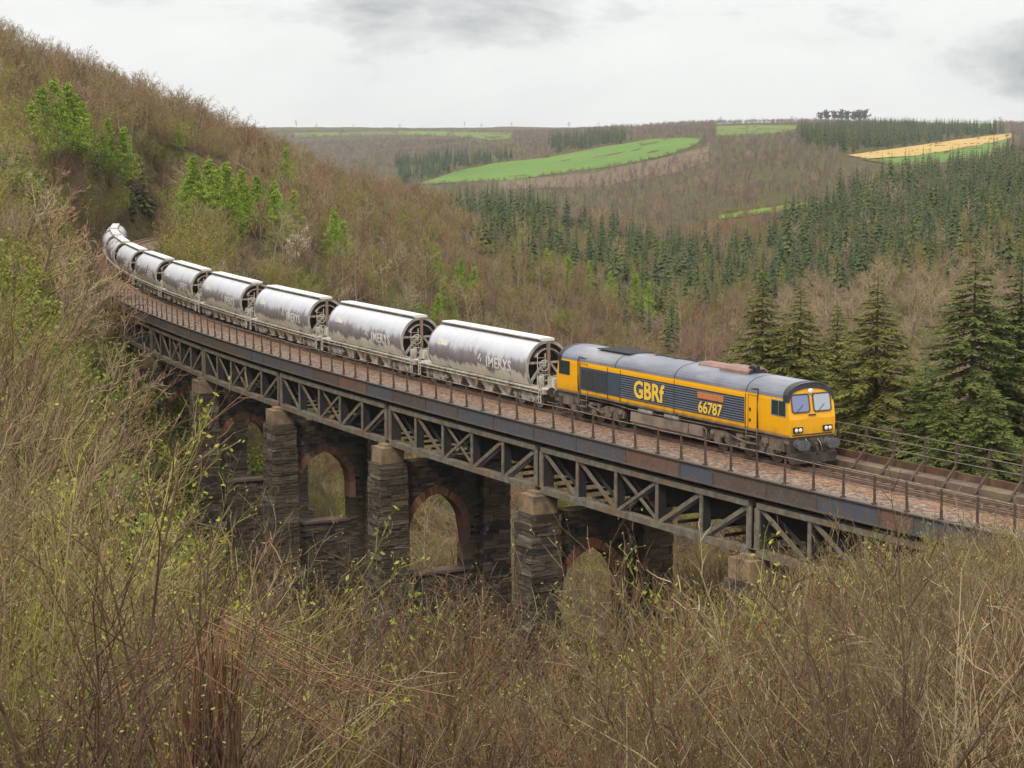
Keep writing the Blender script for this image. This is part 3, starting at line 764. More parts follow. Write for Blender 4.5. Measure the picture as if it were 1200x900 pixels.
def loco_section():
    half = [(1.27, 1.38), (1.31, 1.50), (1.33, 2.2), (1.33, 2.98), (1.31, 3.12)]
    for a in np.linspace(0.12, 1, 8):                       # roof arc
        th = a * math.pi / 2
        half.append((1.31 * math.cos(th) ** 0.9 if a < 1 else 0.0, 3.12 + 0.70 * math.sin(th) ** 0.95))
    return half
def make_loco():
    sc_ = 10.72
    x, y, t = trk(sc_)
    a0, a1 = P3(sc_ + 6.6, 0, 0), P3(sc_ - 6.6, 0, 0)
    d = a1 - a0
    L = empty('diesel_locomotive', tuple((a0 + a1) / 2), math.atan2(d[1], d[0]))
    tag(L, 'yellow and blue grey diesel locomotive numbered 66787 at the head of the train', 'locomotive')
    H = loco_section(); n = len(H)
    full = [(-y, z) for y, z in H] + [(y, z) for y, z in reversed(H[:-1])]
    def xf(z): return 10.02 - (0.0 if z < 2.15 else 0.20 * (z - 2.15))
    # body
    mb = MB()
    xs = [-1, 1]
    F = np.array([[xf(z), y, z] for y, z in full]); Bk = F * np.array([-1, 1, 1])
    nf = len(full)
    mb.add(np.concatenate([Bk, F]), [[i, i + 1, nf + i + 1, nf + i] for i in range(nf - 1)])
    mb.add(np.concatenate([Bk[[0, -1]], F[[0, -1]]]), [[0, 2, 3, 1]])
    for V, fl in ((F, 1), (Bk, 0)):
        for i in range((nf - 1) // 2):
            q = [V[i], V[nf - 1 - i], V[nf - 2 - i], V[i + 1]]
            if i + 1 == nf - 2 - i: q = q[:3]
            mb.poly(q if fl else q[::-1])
    body = mb.build('body', M_YEL, L)
    # roof shell
    mb = MB(); arc = [(y, z) for y, z in full if z > 3.10]
    o_ = np.array([[y * 1.012, z + 0.02] for y, z in arc])
    for x0, x1 in ((-9.78, -4.3), (-4.285, 0.985), (1.0, 6.78), (6.795, 9.80)):
        mb.grid(np.array([[[xx, p[0], p[1]] for p in o_] for xx in (x0, x1)])[::-1])
        for xx in (x0, x1):
            mb.grid(np.array([[[xx, p[0] * f_, 3.12 + (p[1] - 3.12) * f_] for p in o_] for f_ in (1.0, 0.97)]))
    roof = mb.build('roof', M_ROOF, L)
    mb = MB()
    for xx in (-4.29, 0.99, 6.79): mb.grid(np.array([[[xx + e, p[0] * 1.006, 3.12 + (p[1] - 3.12) * 1.012] for p in o_] for e in (0.035, -0.035)]))
    mb.build('roof_joint', M_ROOFD, roof)
    mb = MB(); mb.box((-5.4, 0, 3.86), (3.0, 1.5, 0.05))
    for i in range(9): mb.box((-6.7 + i * 0.325, 0, 3.89), (0.05, 1.46, 0.03))
    mb.build('fan_grille', M_ROOFD, roof)
    mb = MB()
    for cx, ln in ((-1.9, 1.6), (-0.1, 1.5)):
        for yy in (-0.62, 0.3): mb.box((cx, yy, 3.73 if yy < 0 else 3.86), (ln, 0.035, 0.05))
        for e in (-ln / 2, ln / 2): mb.bar((cx + e, -0.62, 3.735), (cx + e, 0.3, 3.865), 0.035, 0.05)
    mb.build('roof_hatch', M_ROOFD, roof)
    mb = MB()
    prof = [(-0.62, 3.6), (-0.60, 3.93), (-0.42, 4.05), (0.42, 4.05), (0.60, 3.93), (0.62, 3.6)]
    mb.prism(prof, lambda p, t_: (t_, p[0], p[1]), 3.7, 5.9)
    mb.prism([(q[0] * 0.75 + 0.1, q[1] - 0.06) for q in prof], lambda p, t_: (t_, p[0], p[1]), 1.6, 3.75)
    ex = mb.build('silencer', M_EXH, L)
    mb = MB(); mb.prism([(q[0] * 0.85, 3.6 + (q[1] - 3.6) * 0.88) for q in prof], lambda p, t_: (t_, p[0], p[1]), 5.86, 5.96)
    mb.tube([(5.6, -0.2, 4.02), (5.75, -0.2, 4.16), (6.2, -0.2, 4.10)], 0.12, 10)
    mb.build('exhaust_mouth', M_BLACK, ex)
    # black visor round the top of each cab front
    for sg in (1, -1):
        mb = MB(); fr = []
        for y, z in full:
            if z < 2.9: continue
            fr.append((y, z))
        outer = np.array([[sg * (xf(z) + 0.05), y * 1.02, z + (0.03 if z > 3.1 else 0)] for y, z in fr])
        inner = np.array([[sg * (xf(3.12 + (z - 3.12) * .62) + 0.05), y * 0.93, 2.95 + (z - 2.95) * 0.70] for y, z in fr])
        back = outer - np.array([sg * 0.35, 0, 0])
        G_ = np.stack([back, outer, inner]); mb.grid(G_ if sg > 0 else G_[:, ::-1])
        mb.build('visor', M_BLACK, L)
    # side panels
    def side(x0, x1, z0, z1, mat, name, out=0.012, parent=L, both=True):
        for sg in (1, -1):
            mb = MB(); yy = sg * (1.33 + out / 2); mb.box(((x0 + x1) / 2, yy, (z0 + z1) / 2), (x1 - x0, out, z1 - z0))
            o = mb.build(name, mat, parent)
        return o
    side(-7.65, -3.82, 1.66, 2.86, M_BLUE, 'side_panel')
    side(-3.80, 0.96, 1.66, 2.86, M_LOUV, 'louvred_panel'); side(0.99, 6.66, 1.66, 2.86, M_LOUV, 'louvred_panel')
    for x0, x1 in ((-7.5, -6.32), (-6.22, -5.08)):
        g = side(x0, x1, 1.78, 2.76, M_ROOFD, 'radiator_grille', 0.035)
        mb = MB()
        for i in range(9):
            for sg in (-1, 1): mb.box(((x0 + x1) / 2, sg * 1.37, 1.84 + i * 0.108), (x1 - x0 - 0.04, 0.02, 0.035))
        mb.build('slats', M_ROOFD, g)
    mb = MB()
    for xx in (0.975, -3.81, -4.99, 6.74, -7.72): mb.box((xx, -1.338, 2.24), (0.035, 0.014, 1.66)); mb.box((xx, 1.338, 2.24), (0.035, 0.014, 1.66))
    mb.build('panel_seam', M_BLACK, L)
    mb = MB()
    for sg in (-1, 1): mb.box((0, sg * 1.325, 1.395), (19.9, 0.06, 0.07))
    mb.build('solebar', M_DIRT, L)
    # lettering on both sides
    def letters(txt, size, x, z, out, mat, name, off, sp=1.0):
        for sg in (-1, 1):
            me = text_mesh(txt, size, 0.006, off, space=sp)
            co = np.zeros(len(me.vertices) * 3); me.vertices.foreach_get('co', co); co = co.reshape(-1, 3)
            wdt = co[:, 0].max() - co[:, 0].min(); cx = (co[:, 0].max() + co[:, 0].min()) / 2
            k = 1.0
            X_ = x + (co[:, 0] - cx) * (1 if sg < 0 else -1); Z_ = z + co[:, 1]; Y_ = sg * (1.33 + out + co[:, 2])
            me.vertices.foreach_set('co', np.stack([X_, Y_, Z_], 1).ravel()); me.materials.clear(); me.materials.append(mat); me.update()
            o = bpy.data.objects.new(name, me); COL.objects.link(o); o.parent = L
    letters('GBRf', 1.20, -1.18, 1.84, 0.026, M_LETTER, 'company_lettering', 0.035, 1.02)
    letters('66787', 0.78, 4.0, 1.74, 0.026, M_LETTER, 'number_lettering', 0.016, 0.98)
    side(2.95, 5.05, 2.42, 2.72, M_PLATE, 'nameplate', 0.03)
    # cab doors, windows, handrails, steps at both ends
    for e in (1, -1):
        mb = MB()
        for sg in (-1, 1):
            for xx in (6.95, 7.62): mb.box((e * xx, sg * 1.334, 2.26), (0.022, 0.012, 1.6))
            mb.box((e * 7.285, sg * 1.334, 3.03), (0.67, 0.012, 0.022))
        dr = mb.build('door_outline', M_GASKET, L)
        mb = MB()
        for sg in (-1, 1): mb.box((e * 7.1, sg * 1.345, 2.35), (0.10, 0.03, 0.16)); mb.box((e * 7.1, sg * 1.345, 1.85), (0.10, 0.03, 0.12))
        mb.build('door_handle', M_BLACK, dr)
        mb = MB()
        for sg in (-1, 1):
            mb.tube([(e * 7.75, sg * 1.38, 1.55), (e * 7.75, sg * 1.41, 2.2), (e * 7.75, sg * 1.41, 3.1), (e * 7.72, sg * 1.36, 3.38), (e * 7.0, sg * 1.26, 3.30)], 0.028, 6)
        mb.build('handrail', M_BLACK, L)
        mb = MB()
        for sg in (-1, 1):
            for xx in (6.9, 7.72): mb.tube([(e * xx, sg * 1.38, 1.55), (e * xx, sg * 1.40, 1.1), (e * xx, sg * 1.38, 0.45)], 0.024, 6)
            for zz in (0.45, 0.78, 1.1): mb.box((e * 7.31, sg * 1.34, zz), (0.78, 0.20, 0.04))
        mb.build('cab_steps', M_DIRT, L)
        for sg in (-1, 1):
            mb = MB(); mb.box((e * 9.22, sg * 1.334, 2.66), (1.10, 0.025, 0.75)); fr = mb.build('side_window', M_GREYM if e > 0 else M_GASKET, L)
            for x0, x1 in ((8.72, 9.20), (9.235, 9.72)):
                gm = MB(); gm.box((e * (x0 + x1) / 2, sg * 1.338, 2.66), (x1 - x0, 0.03, 0.66)); gm.build('pane', M_GLASS, fr)
        # windscreens on the sloping front
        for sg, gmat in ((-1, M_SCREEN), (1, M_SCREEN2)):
            def ring(w_, h_, cz, cy, r=0.10, k=5):
                out = []
                for (qx, qz, a0_) in ((1, 1, 0), (-1, 1, 90), (-1, -1, 180), (1, -1, 270)):
                    for j in range(k):
                        a_ = math.radians(a0_ + 90 * j / (k - 1))
                        out.append((cy + qx * (w_ / 2 - r) + r * math.cos(a_), cz + qz * (h_ / 2 - r) + r * math.sin(a_)))
                return out
            cy_, cz_ = sg * 0.62, 2.90
            def pl(pt, off): return (e * (xf(pt[1]) + off), pt[0], pt[1])
            fo = ring(1.06, 0.86, cz_, cy_, 0.14); fi = ring(0.94, 0.74, cz_, cy_, 0.10)
            mb = MB(); A_ = [pl(q, 0.012) for q in fo]; B_ = [pl(q, 0.045) for q in fo]; C_ = [pl(q, 0.045) for q in fi]
            mb.grid(np.array([r_ + [r_[0]] for r_ in (A_, B_, C_)]))
            wf = mb.build('windscreen', M_GASKET, L)
            mb = MB(); mb.poly([pl(q, 0.03) for q in (fi if e > 0 else fi[::-1])]); mb.build('pane', gmat, wf)
            mb = MB(); mb.tube([(e * (xf(2.5) + 0.06), cy_ - 0.3, 2.50), (e * (xf(2.9) + 0.06), cy_ + 0.12, 2.82)], 0.012, 4); mb.build('wiper', M_BLACK, wf)
            mb = MB(); mb.box((e * 10.03, sg * 0.86, 2.02), (0.05, 0.52, 0.34)); mb.build('number_panel', M_YEL2, L)
            mb = MB(); mb.box((e * 10.05, sg * 0.86, 1.70), (0.09, 0.52, 0.25)); lc = mb.build('lamp_housing', M_BLACK, L)
            for yy in (-0.115, 0.115):
                mb = MB(); mb.tube([(e * 10.09, sg * 0.86 + yy, 1.70), (e * 10.115, sg * 0.86 + yy, 1.70), (e * 10.125, sg * 0.86 + yy, 1.70)], [0.098, 0.09, 0.05], 14); mb.build('headlight', M_LENS, lc)
            mb = MB()
            mb.cyl((e * 9.95, sg * 0.87, 1.06), (e * 10.45, sg * 0.87, 1.06), 0.13, 14); mb.cyl((e * 9.95, sg * 0.87, 1.06), (e * 10.12, sg * 0.87, 1.06), 0.21, 14)
            th = np.linspace(0, 2 * math.pi, 20, endpoint=False)
            hd = [(sg * 0.87 + 0.36 * np.sign(math.cos(q)) * abs(math.cos(q)) ** 0.6, 1.06 + 0.22 * np.sign(math.sin(q)) * abs(math.sin(q)) ** 0.7) for q in th]
            mb.prism(hd, lambda p, t_: (t_, p[0], p[1]), e * 10.45, e * 10.53)
            mb.build('buffer', M_BUFF, L)
        mb = MB(); mb.tube([(e * (xf(3.42) + 0.0), 0, 3.42), (e * (xf(3.42) + 0.10), 0, 3.42), (e * (xf(3.42) + 0.12), 0, 3.42)], [0.13, 0.125, 0.07], 16); mb.build('headlight', M_LENS, L)
        mb = MB(); mb.box((e * 10.02, 0, 1.47), (0.06, 2.3, 0.05)); mb.box((e * 10.03, -0.02, 2.36), (0.025, 0.42, 0.07)); mb.build('front_trim', M_GASKET, L)
        mb = MB()
        mb.prism([(-1.25, 1.38), (-1.22, 0.75), (-1.12, 0.24), (1.12, 0.24), (1.22, 0.75), (1.25, 1.38)], lambda p, t_: (t_ - e * 0.0, p[0], p[1]), e * 9.70, e * 9.98)
        mb.prism([(-1.3, 0.62), (-1.25, 0.18), (1.25, 0.18), (1.3, 0.62)], lambda p, t_: (t_, p[0], p[1]), e * 9.98, e * 10.22)
        hs = mb.build('headstock', M_DIRTD, L)
        mb = MB()
        mb.box((e * 10.08, 0, 1.08), (0.22, 0.40, 0.34)); mb.bar((e * 10.1, 0, 1.05), (e * 10.38, 0, 0.98), 0.12, 0.2); mb.tube([(e * 10.35, 0, 1.0), (e * 10.42, 0.02, 0.75), (e * 10.36, 0.03, 0.55)], 0.045, 6)
        mb.build('coupling', M_DIRTD, hs)
        for yy, zz in ((0.32, 0), (0.45, 0.05), (-0.38, 0.03), (0.56, -0.03)):
            mb = MB(); mb.tube([(e * 10.0, yy, 1.25 + zz), (e * 10.22, yy + 0.02, 1.05), (e * 10.26, yy + 0.06, 0.78), (e * 10.12, yy + 0.16, 0.55)], 0.028, 6); mb.build('brake_hose', M_GREYM if yy < 0.4 else M_DIRT, hs)
        # equipment below the cab
        mb = MB()
        for sg in (-1, 1):
            mb.box((e * 9.0, sg * 1.02, 0.98), (1.1, 0.42, 0.62)); mb.box((e * 8.1, sg * 1.05, 1.1), (0.5, 0.35, 0.42)); mb.box((e * 9.65, sg * 1.15, 1.2), (0.5, 0.2, 0.3))
        mb.build('equipment_box', M_DIRT, L)
        # bogie
        bg = empty('bogie', (e * 6.45, 0, 0)); bg.parent = L
        mb = MB()
        top = [(-2.75, 0.86), (-2.6, 1.0), (-1.5, 1.02), (-0.85, 0.84), (-0.2, 0.80), (0.5, 0.82), (1.1, 1.02), (2.5, 1.02), (2.75, 0.86)]
        bot = [(2.7, 0.55), (2.35, 0.52), (2.15, 0.66), (1.75, 0.70), (1.35, 0.42), (0.6, 0.40), (0.25, 0.62), (-0.25, 0.62), (-0.6, 0.40), (-1.35, 0.42), (-1.75, 0.70), (-2.15, 0.66), (-2.35, 0.52), (-2.7, 0.55)]
        for sg in (-1, 1): mb.prism(top + bot, lambda p, t_: (p[0], t_, p[1]), sg * 0.98, sg * 1.12)
        mb.build('bogie_frame', M_DIRT, bg)
        mb = MB()
        for sg in (-1, 1):
            for xx in (-2.05, 0, 2.05):
                mb.box((xx, sg * 1.16, 0.53), (0.46, 0.12, 0.34)); mb.cyl((xx, sg * 1.16, 0.53), (xx, sg * 1.26, 0.53), 0.17, 14)
                for dxx in (-0.42, 0.42): mb.tube([(xx + dxx, sg * 1.14, z_) for z_ in (0.66, 0.95)], 0.10, 8)
            mb.tube([(-1.0, sg * 1.2, 0.9), (0.9, sg * 1.2, 0.62)], 0.06, 8); mb.box((0, sg * 1.16, 0.98), (1.1, 0.12, 0.14))
        mb.build('axlebox', M_DIRT, bg)
        for xx in (-2.05, 0, 2.05): wheelset(bg, xx, 0.53)
    # fuel tank, air tanks, pipes, underframe
    mb = MB(); mb.box((0, 0, 1.30), (19.4, 2.3, 0.16)); mb.build('underframe', M_DIRTD, L)
    mb = MB(); mb.prism([(-1.28, 1.02), (-1.30, 0.55), (-1.15, 0.32), (1.15, 0.32), (1.30, 0.55), (1.28, 1.02)], lambda p, t_: (t_, p[0], p[1]), -2.9, 2.1)
    mb.prism([(-1.25, 1.04), (-1.27, 0.55), (-1.12, 0.36), (1.12, 0.36), (1.27, 0.55), (1.25, 1.04)], lambda p, t_: (t_, p[0], p[1]), 2.16, 3.3)
    mb.build('fuel_tank', M_TANK, L)
    mb = MB()
    for sg in (-1, 1):
        for x0 in (-2.3, 0.0): mb.tube([(x0, sg * 1.16, 1.17), (x0 + 0.06, sg * 1.16, 1.17), (x0 + 1.24, sg * 1.16, 1.17), (x0 + 1.3, sg * 1.16, 1.17)], [0.09, 0.145, 0.145, 0.09], 12)
    mb.build('air_tank', M_GREYM, L)
    mb = MB()
    for sg in (-1, 1):
        mb.tube([(-9, sg * 1.22, 1.2), (-5, sg * 1.22, 1.22), (-3, sg * 1.24, 1.12), (9, sg * 1.22, 1.22)], 0.035, 6)
        mb.tube([(3.3, sg * 1.26, 1.0), (3.6, sg * 1.28, 0.95), (3.7, sg * 1.28, 0.4)], 0.04, 6)
    mb.build('pipework', M_DIRT, L)
    return L
make_loco()

# ------------------------------------------------------------------ hopper wagons
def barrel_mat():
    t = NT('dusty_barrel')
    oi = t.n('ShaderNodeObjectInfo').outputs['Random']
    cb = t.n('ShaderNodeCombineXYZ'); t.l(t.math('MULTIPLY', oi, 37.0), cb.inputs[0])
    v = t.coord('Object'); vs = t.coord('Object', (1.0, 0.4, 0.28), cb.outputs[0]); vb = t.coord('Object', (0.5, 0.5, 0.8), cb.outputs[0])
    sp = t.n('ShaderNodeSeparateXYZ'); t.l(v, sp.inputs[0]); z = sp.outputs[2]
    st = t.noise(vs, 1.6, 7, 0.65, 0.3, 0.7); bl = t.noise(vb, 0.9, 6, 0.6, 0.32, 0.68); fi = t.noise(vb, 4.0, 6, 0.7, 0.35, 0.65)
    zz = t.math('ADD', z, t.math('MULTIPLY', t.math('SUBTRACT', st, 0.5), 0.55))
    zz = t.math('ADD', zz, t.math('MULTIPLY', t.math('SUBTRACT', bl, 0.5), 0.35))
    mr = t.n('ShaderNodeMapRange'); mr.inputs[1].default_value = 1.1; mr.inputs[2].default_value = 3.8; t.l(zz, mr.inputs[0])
    c = t.ramp(mr.outputs[0], [(0.0, (0.78, 0.73, 0.62)), (0.20, (0.62, 0.58, 0.49)), (0.27, (0.15, 0.125, 0.13)), (0.48, (0.21, 0.19, 0.21)), (0.58, (0.50, 0.51, 0.57)), (0.72, (0.58, 0.59, 0.65)), (1.0, (0.66, 0.66, 0.69))])  # cream dust low down, paler in colour to offset shade on the flank
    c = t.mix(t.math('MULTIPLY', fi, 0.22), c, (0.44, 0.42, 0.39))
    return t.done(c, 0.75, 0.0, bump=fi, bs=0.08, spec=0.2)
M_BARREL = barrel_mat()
M_CREAM = mat_var('dusty_cream', (0.55, 0.50, 0.43), (0.38, 0.34, 0.29), 2.5, 0.8, c3=(0.20, 0.165, 0.13), sc3=1.6)
M_HATCH = mat_var('white_dusted_hatch', (0.72, 0.70, 0.67), (0.58, 0.56, 0.53), 1.2, 0.6)
M_ENDIN = mat_var('brown_slope_sheet', (0.105, 0.078, 0.058), (0.06, 0.048, 0.04), 1.5, 0.85, c3=(0.20, 0.17, 0.14), sc3=0.9)
M_RIM = mat_var('rim_dusty_grey', (0.42, 0.39, 0.35), (0.26, 0.23, 0.20), 2.0, 0.7, c3=(0.14, 0.115, 0.095), sc3=1.0)
M_WUNDER = mat_var('wagon_running_gear', (0.36, 0.32, 0.27), (0.20, 0.175, 0.145), 3.0, 0.85, c3=(0.09, 0.075, 0.065), sc3=1.8)
M_WLET = mat_var('faded_white_lettering', (0.74, 0.70, 0.69), (0.55, 0.50, 0.49), 5, 0.7)
M_PLAC = mat_var('white_placard', (0.70, 0.68, 0.63), (0.55, 0.53, 0.48), 4, 0.7)
M_RPOST = mat_var('rusty_post', (0.27, 0.175, 0.12), (0.20, 0.135, 0.10), 3, 0.8)
BR, BZ, YS = 1.50, 2.15, 0.91                                     # barrel radius and centre height
def make_wagon():
    W = empty('hopper_wagon', (0, 0, 0))
    hb = 6.05
    A0, A1 = math.radians(-40), math.radians(220)       # open at the bottom
    th = np.linspace(A0, A1, 49)
    def ringp(x, r, ths=th): return np.array([[x, r * math.cos(a) * YS, BZ + r * math.sin(a)] for a in ths])
    mb = MB(); xs = np.linspace(-hb, hb, 15)
    mb.grid(np.array([ringp(x, BR) for x in xs])); mb.grid(np.array([ringp(x, BR - 0.04) for x in xs])[::-1])
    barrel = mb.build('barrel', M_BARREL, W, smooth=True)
    mb = MB()
    for a in (math.radians(-20), math.radians(200)):
        pass
    for x in np.linspace(-hb + 2, hb - 2, 4):
        mb.grid(np.array([ringp(x - 0.02, BR + 0.006, th), ringp(x + 0.02, BR + 0.006, th)]))
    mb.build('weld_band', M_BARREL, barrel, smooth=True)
    # roof hatch strip
    mb = MB(); mb.prism([(-0.46, 3.66), (-0.46, 3.78), (-0.38, 3.82), (0.38, 3.82), (0.46, 3.78), (0.46, 3.66)], lambda p, t_: (t_, p[0], p[1]), -hb - 0.02, hb + 0.02)
    mb.build('roof_hatch', M_HATCH, W)
    mb = MB()
    for sg in (-1, 1): mb.bar((-hb, sg * 0.50, 3.70), (hb, sg * 0.50, 3.70), 0.05, 0.07)
    mb.build('hatch_edge', M_ENDIN, W)
    # rim flanges and end framing
    for e in (1, -1):
        mb = MB()
        R0 = ringp(e * hb, BR + 0.035); R1 = ringp(e * (hb + 0.07), BR + 0.035); R2 = ringp(e * (hb + 0.07), BR - 0.13); R3 = ringp(e * hb, BR - 0.13)
        g = np.stack([R0, R1, R2, R3, R0]); mb.grid(g if e > 0 else g[:, ::-1])
        for sg in (-1, 1):      # lower legs of the rim run on to the frame centre
            a = A0 if sg > 0 else A1
            p = np.array([e * (hb + 0.035), BR * YS * math.cos(a), BZ + BR * math.sin(a)]); q = np.array([e * (hb + 0.9), sg * 0.42, 1.08])
            mb.bar(p, q, 0.07, 0.24, 0, (0, sg * 0.8, 0.6))
            mb.bar((e * (hb - 0.1), sg * 0.18, BZ + 0.30), (e * (hb - 0.02), sg * 1.08, BZ - 0.80), 0.13, 0.13)
        for sg in (-1, 1): mb.bar((e * (hb - 0.06), 0, BZ + 0.28), (e * (hb - 0.06), sg * 1.30, BZ + 0.30), 0.12, 0.12)
        mb.build('end_rim', M_RIM, W)
        mb = MB()       # sloping hopper end sheet, hood under the crown
        ths = np.linspace(math.radians(5), math.radians(175), 19)
        up_ = np.array([[e * (hb - 0.55), (BR - 0.06) * YS * math.cos(a), BZ + (BR - 0.06) * math.sin(a)] for a in ths])
        lo_ = np.array([[e * (hb - 2.5), 1.15 * math.cos(a), 1.15 + 0.15 * math.sin(a)] for a in ths])
        g = np.stack([up_, lo_]); mb.grid(g if e < 0 else g[:, ::-1])
        crown = np.array([[e * (hb - 0.55), 0, BZ + 0.1]])
        arc = np.array([[e * (hb - 0.3), 0.92 * math.cos(a), BZ + 0.15 + 0.92 * math.sin(a)] for a in ths])
        arc2 = np.array([[e * (hb - 0.3), (BR - 0.06) * YS * math.cos(a), BZ + (BR - 0.06) * math.sin(a)] for a in ths])
        g = np.stack([arc, arc2]); mb.grid(g if e > 0 else g[:, ::-1])
        mb.build('end_sheet', M_ENDIN, W, smooth=False)
        mb = MB(); k = [(e * (hb - 0.1), 0.92 * math.cos(a), BZ + 0.15 + 0.92 * math.sin(a)) for a in np.linspace(math.radians(30), math.radians(150), 12)]
        for a_, b_ in zip(k[:-1], k[1:]): mb.bar(a_, b_, 0.45, 0.06, 0, (0, 0, 1))
        mb.build('end_hood', M_RIM, W)
        mb = MB(); mb.box((e * (hb + 0.12), 0, 2.55), (0.14, 0.17, 2.2)); mb.build('end_post', M_RPOST if e > 0 else M_RIM, W)
        mb = MB()
        for sg in (-0.25, 0.25): mb.tube([(e * (hb + 0.32), sg - 0.55, 1.2), (e * (hb + 0.28), sg - 0.55, 3.0)], 0.022, 5)
        for zz in np.arange(1.35, 3.0, 0.28): mb.tube([(e * (hb + 0.3), -0.8, zz), (e * (hb + 0.3), -0.3, zz)], 0.016, 4)
        mb.build('ladder', M_CREAM, W)
        # platform clutter: valves, pipes, cabinets
        mb = MB(); r2 = np.random.default_rng(3 if e > 0 else 4)
        mb.box((e * (hb + 0.95), 0, 1.16), (1.9, 2.3, 0.07))
        for i in range(9):
            xx = hb + r2.uniform(0.25, 1.7); yy = r2.uniform(-1.1, 1.1); hh = r2.uniform(0.2, 0.75)
            mb.box((e * xx, yy, 1.2 + hh / 2), (r2.uniform(0.15, 0.4), r2.uniform(0.15, 0.45), hh))
        for i in range(6):
            yy = r2.uniform(-1.1, 1.1); x0 = hb + r2.uniform(0.2, 0.9); zz = r2.uniform(1.3, 2.0)
            mb.tube([(e * x0, yy, 1.2), (e * x0, yy, zz), (e * (x0 + 0.25), yy * 0.6, zz + 0.05), (e * (x0 + 0.7), yy * 0.5, 1.25)], 0.035, 6)
        mb.build('end_equipment', M_CREAM, W)
        mb = MB(); mb.box((e * 7.72, 0, 1.05), (0.16, 2.5, 0.30)); mb.box((e * 7.80, 0, 0.72), (0.05, 1.0, 0.4)); mb.build('headstock', M_CREAM, W)
        for sg in (-1, 1):
            mb = MB(); mb.cyl((e * 7.78, sg * 0.87, 1.06), (e * 8.0, sg * 0.87, 1.06), 0.12, 12); mb.cyl((e * 7.98, sg * 0.87, 1.06), (e * 8.04, sg * 0.87, 1.06), 0.24, 16); mb.build('buffer', M_DIRTD, W)
            mb = MB(); mb.bar((e * 7.35, sg * 1.30, 0.35), (e * 7.35, sg * 1.30, 1.9), 0.05, 0.05); mb.bar((e * 7.6, sg * 1.30, 0.35), (e * 7.6, sg * 1.30, 1.5), 0.05, 0.05)
            for zz in (0.4, 0.75, 1.1): mb.bar((e * 7.35, sg * 1.31, zz), (e * 7.6, sg * 1.31, zz), 0.04, 0.05)
            mb.build('step_irons', M_CREAM, W)
        # bogie
        bg = empty('bogie', (e * 5.55, 0, 0)); bg.parent = W
        mb = MB()
        for sg in (-1, 1):
            mb.prism([(-1.5, 0.55), (-1.35, 0.72), (-0.55, 0.80), (0.55, 0.80), (1.35, 0.72), (1.5, 0.55), (1.3, 0.42), (0.6, 0.52), (0.45, 0.32), (-0.45, 0.32), (-0.6, 0.52), (-1.3, 0.42)], lambda p, t_: (p[0], t_, p[1]), sg * 0.92, sg * 1.06)
            for xx in (-1.0, 1.0):
                mb.box((xx, sg * 1.09, 0.47), (0.32, 0.14, 0.30)); mb.cyl((xx, sg * 1.1, 0.47), (xx, sg * 1.20, 0.47), 0.13, 12)
                for dd in (-0.28, 0.28): mb.tube([(xx + dd, sg * 1.06, 0.42), (xx + dd, sg * 1.06, 0.72)], 0.075, 8)
        mb.box((0, 0, 0.62), (0.5, 1.9, 0.28))
        mb.build('bogie_frame', M_WUNDER, bg)
        for xx in (-1.0, 1.0): wheelset(bg, xx, 0.47, mat=M_WUNDER)
    # brake wheel at the leading end
    mb = MB(); a_ = np.linspace(0, 2 * math.pi, 21)
    mb.tube([(hb + 0.62, -0.55 + 0.30 * math.cos(q), 2.35 + 0.30 * math.sin(q)) for q in a_], 0.03, 6, caps=False)
    for q in (0, 1.05, 2.1): mb.tube([(hb + 0.62, -0.55 - 0.29 * math.cos(q), 2.35 - 0.29 * math.sin(q)), (hb + 0.62, -0.55 + 0.29 * math.cos(q), 2.35 + 0.29 * math.sin(q))], 0.02, 5)
    mb.tube([(hb + 0.58, -0.55, 2.35), (hb + 0.40, -0.55, 2.3), (hb + 0.4, -0.5, 1.2)], 0.04, 6)
    mb.build('brake_wheel', M_CREAM, W)
    # side sills and hopper chutes
    mb = MB()
    for sg in (-1, 1):
        mb.prism([(sg * 1.06, 0.92), (sg * 1.06, 1.16), (sg * 1.30, 1.16), (sg * 1.30, 1.10), (sg * 1.14, 1.08), (sg * 1.14, 0.98), (sg * 1.26, 0.96), (sg * 1.26, 0.92)][::sg], lambda p, t_: (t_, p[0], p[1]), -7.66, 7.66)
        for x in np.arange(-6.4, 6.5, 1.28): mb.box((x, sg * 1.19, 1.03), (0.05, 0.14, 0.16))
    mb.build('side_sill', M_CREAM, W)
    mb = MB()
    for cx in (-3.0, -1.0, 1.0, 3.0):
        for sg in (-1, 1):
            v = [(cx - 0.92, sg * 1.12, 0.93), (cx + 0.92, sg * 1.12, 0.93), (cx + 0.92, sg * 0.05, 0.93), (cx - 0.92, sg * 0.05, 0.93)]
            u = [(cx - 0.40, sg * 0.98, 0.36), (cx + 0.40, sg * 0.98, 0.36), (cx + 0.40, sg * 0.30, 0.36), (cx - 0.40, sg * 0.30, 0.36)]
            mb.hexa(np.array(u + v) if sg < 0 else np.array(u[::-1] + v[::-1]))
            mb.box((cx, sg * 0.66, 0.32), (0.9, 0.75, 0.07))
    mb.build('discharge_chute', M_CREAM, W)
    mb = MB(); mb.box((0, 0, 0.85), (9, 0.5, 0.3))
    for sg in (-1, 1): mb.tube([(-4.2, sg * 0.9, 0.62), (4.2, sg * 0.9, 0.62)], 0.04, 6)
    mb.build('centre_sill', M_DIRTD, W)
